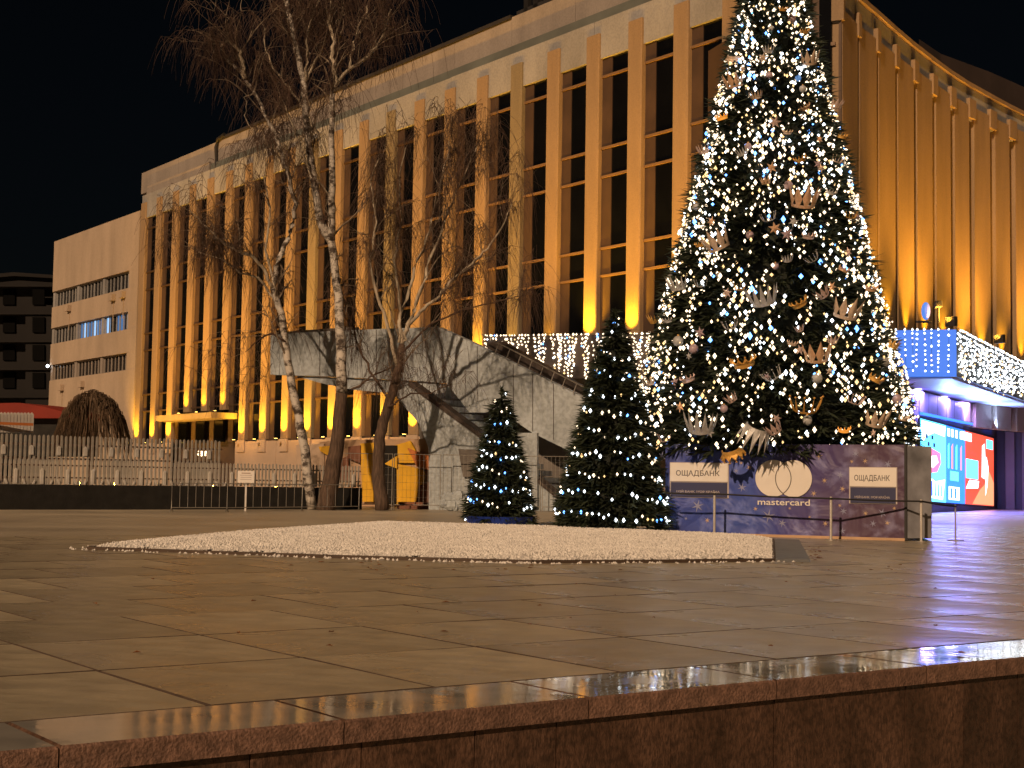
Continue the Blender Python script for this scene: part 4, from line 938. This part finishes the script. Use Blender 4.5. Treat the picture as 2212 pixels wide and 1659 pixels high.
# ------------------------------------------------------------------ printed base of the tree
E0 = G(1436, 1153); E1 = G(1955, 1168.5); E2 = G(2013, 1168); E0[2] = E1[2] = E2[2] = 0
pe_ = E1 - E0; PL = np.linalg.norm(pe_); pe_ /= PL; pn = np.array([pe_[1], -pe_[0], 0]); PH = 2.18
e2 = E2 - E1; E2L = np.linalg.norm(e2); e2 /= E2L; n2 = np.array([e2[1], -e2[0], 0])
def print_mat():
    m = bpy.data.materials.new('printed_banner'); m.use_nodes = True; N = m.node_tree.nodes; L = m.node_tree.links; b = N['Principled BSDF']; b.inputs['Roughness'].default_value = .5
    tc = N.new('ShaderNodeTexCoord'); dt = N.new('ShaderNodeVectorMath'); dt.operation = 'DOT_PRODUCT'; dt.inputs[1].default_value = tuple(pe_ / PL)
    L.new(tc.outputs['Object'], dt.inputs[0]); cr = N.new('ShaderNodeValToRGB'); e = cr.color_ramp.elements
    ad = N.new('ShaderNodeMath'); ad.operation = 'ADD'; L.new(dt.outputs['Value'], ad.inputs[0]); ad.inputs[1].default_value = 0.5
    nz = N.new('ShaderNodeTexNoise'); nz.inputs['Scale'].default_value = .9; nz.inputs['Detail'].default_value = 5; L.new(tc.outputs['Object'], nz.inputs[0])
    a2 = N.new('ShaderNodeMath'); a2.operation = 'MULTIPLY_ADD'; L.new(nz.outputs['Fac'], a2.inputs[0]); a2.inputs[1].default_value = .35; a2.inputs[2].default_value = -.17
    a3 = N.new('ShaderNodeMath'); a3.operation = 'ADD'; L.new(ad.outputs[0], a3.inputs[0]); L.new(a2.outputs[0], a3.inputs[1]); L.new(a3.outputs[0], cr.inputs[0])
    e[0].position = .05; e[0].color = (.03, .05, .26, 1); e[1].position = .85; e[1].color = (.080, .042, .085, 1)
    x = e.new(.35); x.color = (.045, .085, .38, 1); x = e.new(.55); x.color = (.07, .06, .23, 1)
    n2_ = N.new('ShaderNodeTexNoise'); n2_.inputs['Scale'].default_value = 2.5; n2_.inputs['Detail'].default_value = 8; L.new(tc.outputs['Object'], n2_.inputs[0])
    c2 = N.new('ShaderNodeValToRGB'); c2.color_ramp.elements[0].position = .50; c2.color_ramp.elements[0].color = (0, 0, 0, 1); c2.color_ramp.elements[1].position = .85; c2.color_ramp.elements[1].color = (.22, .25, .42, 1); L.new(n2_.outputs['Fac'], c2.inputs[0])
    mx = N.new('ShaderNodeMix'); mx.data_type = 'RGBA'; mx.blend_type = 'ADD'; mx.inputs[0].default_value = 1; L.new(cr.outputs[0], mx.inputs[6]); L.new(c2.outputs[0], mx.inputs[7]); L.new(mx.outputs[2], b.inputs['Base Color'])
    bn = N.new('ShaderNodeTexNoise'); bn.inputs['Scale'].default_value = 1.3; bn.inputs['Detail'].default_value = 2; bn.inputs['Distortion'].default_value = 1.5; L.new(tc.outputs['Object'], bn.inputs[0])
    bp_ = N.new('ShaderNodeBump'); bp_.inputs['Strength'].default_value = .3; bp_.inputs['Distance'].default_value = .25; L.new(bn.outputs['Fac'], bp_.inputs['Height']); L.new(bp_.outputs[0], b.inputs['Normal']); return m
ban = thing('tree_enclosure', 'low printed banner enclosure, blue fading to purple, around the foot of the big tree', 'enclosure', tuple((E0 + E1) / 2))
M['banner'] = print_mat()
b = MB(); b.box((0, -.08, .06), (PL, 0, PH), E0, pe_, pn); b.build('front_banner', M['banner'], ban)
M['banner_side'] = mat('banner_side', (.30, .31, .35), .55, .45, 1.5)
b = MB(); b.box((.05, -.08, .06), (E2L, 0, PH - .02), E1, e2, n2); b.build('side_banner', M['banner_side'], ban)
bk = -pn
E3 = E2 + np.array([.9, 4.8, 0]); E4 = E0 + np.array([.5, 3.4, 0]); E5 = E4 + np.array([2.6, 3.6, 0])
for (p, q) in ((E2, E3), (E3, E5), (E5, E4), (E4, E0)):
    d = q - p; l = np.linalg.norm(d); d /= l; m_ = np.array([d[1], -d[0], 0]); b = MB(); b.box((.02, -.08, .06), (l - .02, 0, PH - .05), p, d, m_); b.build('side_banner', M['banner_side'], ban)
b = MB(); b.box((-.02, -.1, 0), (PL, .04, .06), E0, pe_, pn); b.build('bottom_frame', M['m_tan'], ban)
b = MB(); b.box((PL - .01, -.05, .02), (PL + .045, .03, PH + .02), E0, pe_, pn); b.build('corner_post', M['black'], ban)
def ph(x, y): p = hit(x, y, E0, pn); return float(np.dot(p - E0, pe_)), float(p[2])
def rect(name, x0, y0, x1, y1, m_, lift, th=.02):
    s0, z1 = ph(x0, y0); s1, z0 = ph(x1, y1); b = MB(); b.box((s0, lift, z0), (s1, lift + th, z1), E0, pe_, pn); return b.build(name, m_, ban)
def text(name, body, x0, x1, ybase, m_, lift, hpx=None, bold=.0):
    cu = bpy.data.curves.new('t', 'FONT'); cu.body = body; cu.size = 1; cu.extrude = .0; cu.offset = bold; cu.resolution_u = 3
    to = bpy.data.objects.new('t', cu); COL.objects.link(to); dg = bpy.context.evaluated_depsgraph_get(); me = bpy.data.meshes.new_from_object(to.evaluated_get(dg)); bpy.data.objects.remove(to)
    v = np.array([w.co[:] for w in me.vertices]); s0, zb = ph(x0, ybase); s1, _ = ph(x1, ybase); k = (s1 - s0) / (v[:, 0].max() - v[:, 0].min())
    kz = k if hpx is None else (hpx * 34.5 / FPX) / v[:, 1].max()
    P = [E0 + pe_ * (s0 + (q[0] - v[:, 0].min()) * k) + pn * lift + np.array([0, 0, zb + q[1] * kz]) - ORG[ban.name] for q in v]
    for w, p in zip(me.vertices, P): w.co = tuple(p)
    me.materials.clear(); me.materials.append(m_); o = bpy.data.objects.new(name, me); COL.objects.link(o); o.parent = ban; ORG[o.name] = ORG[ban.name]; return o
# bank signs
for (x0, y0, x1, ym, y1) in ((1449, 1000, 1573, 1041, 1075), (1836, 1010, 1937, 1052, 1088)):
    rect('sign_frame', x0 - 1.5, y0 - 1.5, x1 + 1.5, y1 + 1.5, M['ink_l'], .005, .012)
    rect('sign_board', x0, y0, x1, ym, M['band_white'], .02)
    rect('sign_board_lower', x0 + 1.5, ym + .3, x1 - 1.5, y1, M['navy'], .018)
    w_ = x1 - x0; text('sign_lettering', 'ОЩАДБАНК', x0 + w_ * .10, x0 + w_ * .86, y0 + (ym - y0) * .66, M['ink'], .044, 12, .012)
    text('sign_lettering', 'МІЙ БАНК. МОЯ КРАЇНА', x0 + w_ * .11, x0 + w_ * .86, ym + (y1 - ym) * .66, M['ink_l'], .042, 6, .01)
# two overlapping discs and the word under them
def disc(cx_, cy_, dpx, m_, lift, r_in=0, arc=(0, 2 * math.pi)):
    s_, z_ = ph(cx_, cy_); R_ = dpx / 2 * 34.6 / FPX; k = 40; b = MB(); P = []
    if r_in == 0:
        for o_ in (lift, lift + .012): P += [E0 + pe_ * (s_ + R_ * math.cos(2 * math.pi * i / k) * 1.0) + pn * o_ + np.array([0, 0, z_ + R_ * math.sin(2 * math.pi * i / k)]) for i in range(k)]
        b.add(P, [tuple(range(k)), tuple(range(k, 2 * k))] + [(i, (i + 1) % k, k + (i + 1) % k, k + i) for i in range(k)])
    else:
        for i in range(k + 1):
            a_ = arc[0] + (arc[1] - arc[0]) * i / k
            for rr in (R_, R_ * r_in):
                for o_ in (lift, lift + .004): P.append(E0 + pe_ * (s_ + rr * math.cos(a_)) + pn * o_ + np.array([0, 0, z_ + rr * math.sin(a_)]))
        F = []
        for i in range(k): a = i * 4; c = a + 4; F += [(a, c, c + 1, a + 1), (a + 2, a + 3, c + 3, c + 2), (a + 1, c + 1, c + 3, a + 3), (a, a + 2, c + 2, c)]
        b.add(P, F)
    return b
s1c, s2c = 1671, 1715
disc(s1c, 1033, 80, None, .012).build('logo_disc', M['band_white'], ban)
disc(s2c, 1034, 80, None, .026).build('logo_disc', M['band_white'], ban)
ov = math.acos(.55)
disc(s1c, 1033, 81, None, .041, .955, (-ov, ov)).build('logo_outline', M['ink'], ban)
disc(s2c, 1034, 81, None, .041, .955, (math.pi - ov, math.pi + ov)).build('logo_outline', M['ink'], ban)
text('logo_word', 'mastercard', 1637, 1750, 1090, M['band_white'], .02, 13, .012)
sf = {'a': mat('flake_gold', (.55, .38, .22), .6, .1, 5), 'b': mat('flake_pale', (.26, .27, .42), .6, .1, 5)}
def flake(x, y, rp, m_):
    s_, z_ = ph(x, y); R_ = rp * 34.6 / FPX; b = MB()
    for k in range(3):
        a_ = math.pi * k / 3 + .3; d = np.array([math.cos(a_), math.sin(a_)]); w = np.array([-d[1], d[0]]) * R_ * .16
        lf = .004 + .0015 * k
        b.add([E0 + pe_ * (s_ + q[0]) + pn * lf + np.array([0, 0, z_ + q[1]]) for q in (d * R_, w, -d * R_, -w)], [(0, 1, 2, 3)])
    b.build('printed_snowflake', m_, ban)
for (x, y, r_, c_) in ((1619, 1010, 8, 'a'), (1770, 985, 8, 'a'), (1781, 1038, 7, 'a'), (1820, 1056, 7, 'a'), (1758, 1066, 7, 'a'), (1869, 996, 6, 'a'), (1840, 997, 5, 'a'), (1870, 1109, 6, 'a'), (1917, 1130, 6, 'a'), (1783, 1131, 7, 'a'),
                       (1632, 1099, 6, 'a'), (1706, 1098, 4, 'a'), (1528, 1124, 7, 'a'), (1749, 1117, 4, 'a'), (1814, 1092, 5, 'a'), (1932, 1098, 5, 'a'), (1507, 1093, 15, 'b'), (1815, 1026, 9, 'b'), (1822, 1104, 9, 'b'), (1906, 1108, 11, 'b'),
                       (1886, 1131, 8, 'b'), (1819, 1147, 9, 'b'), (1590, 1017, 7, 'b'), (1582, 994, 9, 'b'), (1918, 1003, 9, 'b'), (1848, 980, 8, 'b'), (1482, 1120, 5, 'b'), (1660, 1115, 16, 'b'), (1690, 1130, 10, 'b'), (1603, 1053, 11, 'b'),
                       (1430, 985, 12, 'b'), (1527, 980, 9, 'b'), (1635, 975, 6, 'a'), (1601, 1000, 5, 'a'), (1692, 978, 5, 'b')):
    flake(x, y, r_, sf[c_])
# railing round the tree: separate posts carrying one dark rope rail
pb_ = [G(1543, 1159), G(1795, 1167), G(1990, 1170), G(2064, 1168)]; tops = [1063, 1073, 1079, 1090]
plab = ['metal post in front of the left bank sign', 'metal post in front of the banner between the discs and the right bank sign', 'metal post at the right corner of the tree enclosure', 'thin metal post with round foot plate beside the lit floor at right']
pt = []
for k, (p, yt, lb) in enumerate(zip(pb_, tops, plab)):
    t_ = thing('barrier_post', lb, 'post', (p[0], p[1], 0), 'metal posts of the railing round the tree'); h = V(1100, yt, p[1])[2]
    h = float(hit([1543, 1795, 1990, 2064][k], yt, p, np.array([0, 1., 0]))[2]); pt.append(np.array([p[0], p[1], h - .04]))
    b = MB(); b.cyl((p[0], p[1], 0.015), .030 if k < 3 else .022, h - .015, 8); b.build('pole', M['post'] if k < 3 else M['metal'], t_)
    b = MB(); b.cyl((p[0], p[1], 0), .13 if k != 3 else .19, .015, 14); b.build('foot_plate', M['metal'], t_)
b = MB(); pl = G(1440, 1156); pth = [np.array([pl[0], pl[1], pt[0][2]])] + pt
for off in (0, -.11):
    for k in range(len(pth) - 1):
        q0, q1 = pth[k] + [0, -.05, off], pth[k + 1] + [0, -.05, off]; mid = (q0 + q1) / 2 - [0, 0, .015]
        if off == 0: b.tube([q0, mid, q1], .022, 6)
tag(b.build('rail', M['black']), 'thin dark rail joining the metal posts around the big tree', 'rail')

# ================================================================== two smaller spruces
def spruce(x, ybase, hpx, wpx_, lab, seed, blue, nt, potw):
    p = G(x, ybase); Y = p[1]; H = hpx * Y / FPX; R_ = wpx_ / 2 * Y / FPX
    t_ = thing('spruce', lab, 'spruce', (p[0], p[1], 0)); Rz = cone_tree(t_, p[0], p[1], .18, H, R_, nt, .30, seed)
    r = random.Random(seed + 5); bl = {k: MB() for k in ('bulb_w', 'bulb_c', 'bulb_b', 'bulb_y')}; w = MB(); z = H - .25; a = 0.
    path = []
    while z > .25:
        rz = Rz(z) * 1.04 + .04; q = np.array([p[0] + math.cos(a) * rz, p[1] + math.sin(a) * rz, z + r.uniform(-.10, .10)]); path.append(q)
        if r.random() < .8:
            u_ = r.random(); key = 'bulb_b' if u_ < blue else 'bulb_c' if u_ < blue + .55 else 'bulb_y' if u_ < blue + .62 else 'bulb_w'
            rr = r.choice([.024, .030, .040]); bl[key].octa(q, rr, rr * 1.4)
        st_ = r.uniform(.11, .19); a += st_ / max(.16, rz); z -= st_ * .36 / (2 * math.pi * max(.12, rz)) * (1.35 if hpx > 400 else 1.2)
    w.tube(path, .006, 3); w.build('wire', M['wire'], t_)
    for k_, bb in bl.items():
        if bb.v: bb.build('fairy_lights', M[k_], t_, kind='stuff')
    b = MB(); b.tube([(p[0], p[1], .02), (p[0], p[1], .26)], [potw, potw * 1.12], 20); b.build('pot', M['pot'], t_)
    b = MB(); b.cyl((p[0], p[1], .1), .06, H - .6, 8, .02); b.build('trunk', M['bark_dark'], t_)
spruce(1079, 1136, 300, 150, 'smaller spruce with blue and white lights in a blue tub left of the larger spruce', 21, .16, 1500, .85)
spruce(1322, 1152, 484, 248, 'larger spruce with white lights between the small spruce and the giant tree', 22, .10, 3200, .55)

# ================================================================== BARE BIRCHES
BY = 57.5
def limb(px, Y0, dY, r0, r1, jit=.05, ext=4):
    P = []; n_ = len(px)
    for i, (x, y) in enumerate(px): P.append(V(x, y, Y0 + dY * i / (n_ - 1)))
    Q = []                                     # densify with slight kinks
    for i in range(n_ - 1):
        for k in range(ext): 
            t = k / ext; p = P[i] * (1 - t) + P[i + 1] * t
            if Q: p = p + np.array([rnd.uniform(-jit, jit), rnd.uniform(-jit, jit), 0])
            Q.append(p)
    Q.append(P[-1]); m_ = len(Q)
    return Q, [r0 + (r1 - r0) * (i / (m_ - 1)) for i in range(m_)]
def grow(b, tw, p, d, L_, r, depth, R):
    """side branch with drooping twigs"""
    n_ = 6; path = [p]; q = p.copy(); dd = d.copy(); step = L_ / n_
    for i in range(n_):
        dd = dd + np.array([R.uniform(-.22, .22), R.uniform(-.22, .22), R.uniform(-.12, .10) - (.10 * i / n_ if depth else .02)]); dd /= np.linalg.norm(dd)
        q = q + dd * step; path.append(q.copy())
    b.tube(path, [r * (1 - .75 * i / n_) for i in range(n_ + 1)], 4 if r > .02 else 3)
    if depth > 0:
        for _ in range(R.randint(3, 5)):
            i = R.randint(2, n_); dn = dd * .5 + np.array([R.uniform(-.8, .8), R.uniform(-.8, .8), R.uniform(-.2, .7)]); dn /= np.linalg.norm(dn)
            grow(b, tw, path[i], dn, L_ * R.uniform(.4, .65), r * .45, depth - 1, R)
    for _ in range(R.randint(5, 8) if depth == 0 else 4):
        i = R.randint(1, n_); s_ = path[i]; dn = np.array([R.uniform(-.6, .6), R.uniform(-.6, .6), R.uniform(-.5, .5)]); l = R.uniform(.6, 2.1); pt_ = [s_]
        for k in range(4):
            dn = dn + np.array([R.uniform(-.12, .12), R.uniform(-.12, .12), -.45]); nn_ = dn / np.linalg.norm(dn); pt_.append(pt_[-1] + nn_ * l / 4)
        tw.tube(pt_, [.009, .007, .006, .005, .004], 3)
def birch(lab, limbs, Y0, seed, twd=.75):
    R = random.Random(seed); base = limbs[0][0][0]; pb = V(base[0], base[1], Y0); pb = G(base[0], base[1]) if True else pb
    t_ = thing('birch_tree', lab, 'tree', (pb[0], pb[1], 0)); br = MB(); tw = MB()
    for k, (px, dy, r0, r1, mk, nsub) in enumerate(limbs):
        ph_ = dy if not isinstance(dy, tuple) else dy[0]; y0 = Y0 + (dy[1] if isinstance(dy, tuple) else 0)
        Q, rr = limb(px, y0, ph_, r0, r1, .03 if r0 > .15 else .06)
        b = MB(); b.tube(Q, rr, 10 if r0 > .12 else 7); b.build('trunk' if k == 0 else 'limb', M[mk], t_, smooth=True)
        n_ = len(Q)
        for _ in range(int(nsub * twd)):
            i = R.randint(max(1, n_ // 4 if k else n_ // 2), n_ - 1); tdir = Q[min(i + 1, n_ - 1)] - Q[i - 1]; tdir /= np.linalg.norm(tdir)
            a_ = R.random() * 6.28; d = tdir * R.uniform(.5, 1.1) + np.array([math.cos(a_), math.sin(a_), .75]) * R.uniform(.4, .8); d /= np.linalg.norm(d)
            grow(br, tw, Q[i], d, R.uniform(.9, 2.3), min(.045, rr[i] * .5), 1, R)
    br.build('branches', M['limb'], t_, kind='stuff'); tw.build('twigs', M['twig'], t_, kind='stuff')
birch('tall forked birch with the thickest trunk, tops above the picture', [
    ([(703, 1104), (714, 1040), (728, 960), (738, 850)], .15, .38, .23, 'bark_dark', 0),
    ([(738, 850), (737, 740), (731, 640), (715, 520)], (.25, .15), .225, .15, 'bark_b', 10),
    ([(715, 520), (697, 490), (690, 472), (677, 384), (664, 277), (655, 169), (638, 91), (622, 19), (608, -60), (600, -120)], (1.0, .4), .19, .08, 'bark_b', 26),
    ([(715, 520), (717, 450), (718, 390), (717, 293), (718, 202)], (-.8, .4), .16, .10, 'bark_b', 8),
    ([(718, 202), (727, 182), (719, 124), (723, 81), (711, 49), (719, 0), (722, -70)], (.5, -.4), .10, .05, 'main_limb', 20),
    ([(727, 182), (752, 153), (795, 124), (815, 95), (834, 62), (845, 20)], (-1, -.4), .075, .025, 'main_limb', 16),
    ([(755, 150), (765, 91), (777, 49), (801, 3), (815, -50)], (.8, -.5), .06, .025, 'main_limb', 14),
    ([(661, 176), (690, 115), (703, 88), (729, 42), (760, 20)], (.8, .8), .055, .02, 'main_limb', 12),
    ([(661, 176), (663, 120), (668, 60), (690, 0)], (-.8, .8), .06, .03, 'main_limb', 10),
    ([(690, 300), (660, 240), (625, 190), (590, 150), (575, 110), (572, 60)], (1.5, .6), .06, .02, 'main_limb', 14),
    ([(677, 384), (650, 330), (636, 280), (610, 215)], (-1.2, .6), .05, .02, 'main_limb', 10)], BY, 101)
birch('slim birch with pale lower trunk leaning left, long limb arching to the left', [
    ([(674, 1100), (658, 970), (646, 905), (626, 809), (616, 737), (607, 676), (590, 623)], .3, .20, .12, 'bark_b', 8),
    ([(590, 623), (600, 560), (628, 500), (640, 440), (622, 380), (604, 320), (596, 290), (580, 257), (548, 200), (524, 160), (505, 140), (489, 130)], (-.8, .3), .11, .05, 'bark_b', 26),
    ([(530, 170), (524, 140), (518, 111), (505, 98), (492, 85), (478, 100)], (-.4, -.4), .10, .035, 'main_limb', 14),
    ([(590, 623), (570, 580), (548, 556), (520, 545), (490, 530), (460, 505), (430, 475), (410, 455)], (-1.5, .3), .075, .02, 'main_limb', 24),
    ([(607, 676), (585, 640), (560, 600), (520, 590), (480, 560), (430, 545)], (1.5, .3), .06, .02, 'main_limb', 18),
    ([(596, 640), (575, 540), (585, 450), (570, 380), (585, 300)], (1.2, .2), .06, .02, 'main_limb', 16),
    ([(548, 200), (530, 210), (530, 250), (550, 290)], (.5, -.4), .03, .015, 'main_limb', 8),
    ([(618, 740), (585, 720), (555, 735), (530, 760)], (-1, .1), .05, .015, 'twig', 8)], BY + .4, 102)
birch('dark barked tree with limbs fanning out to the right over the stair', [
    ([(826, 1102), (816, 1024), (820, 945), (837, 880), (857, 816), (869, 744)], .3, .29, .13, 'bark_dark', 6),
    ([(869, 744), (883, 701), (905, 640), (930, 560), (960, 480), (985, 420), (1015, 350), (1035, 300)], (1.2, .3), .10, .02, 'main_limb', 24),
    ([(883, 701), (916, 665), (950, 640), (980, 600), (1030, 560), (1060, 530), (1090, 480), (1105, 440)], (-1., .5), .075, .02, 'main_limb', 24),
    ([(869, 744), (862, 690), (890, 600), (920, 520), (945, 430), (960, 360), (975, 290)], (.8, .3), .08, .02, 'main_limb', 22),
    ([(858, 790), (840, 710), (815, 640), (800, 560), (815, 480), (800, 400), (820, 330)], (-1., .2), .08, .02, 'main_limb', 22),
    ([(862, 740), (865, 650), (850, 560), (870, 470), (860, 380), (885, 300)], (1., .3), .07, .02, 'main_limb', 20),
    ([(869, 760), (930, 700), (1000, 670), (1060, 655), (1120, 640)], (-.8, .2), .05, .015, 'twig', 14),
    ([(845, 870), (800, 800), (770, 740), (760, 680), (775, 600)], (.9, .1), .06, .02, 'bark_dark', 12),
    ([(838, 880), (885, 850), (930, 850), (975, 830)], (-.6, 0), .04, .012, 'twig', 6),
    ([(740, 850), (775, 835), (800, 815), (850, 790)], (-.8, 0), .05, .03, 'bark_dark', 4)], BY + .6, 103)
print('slabs', nslab)
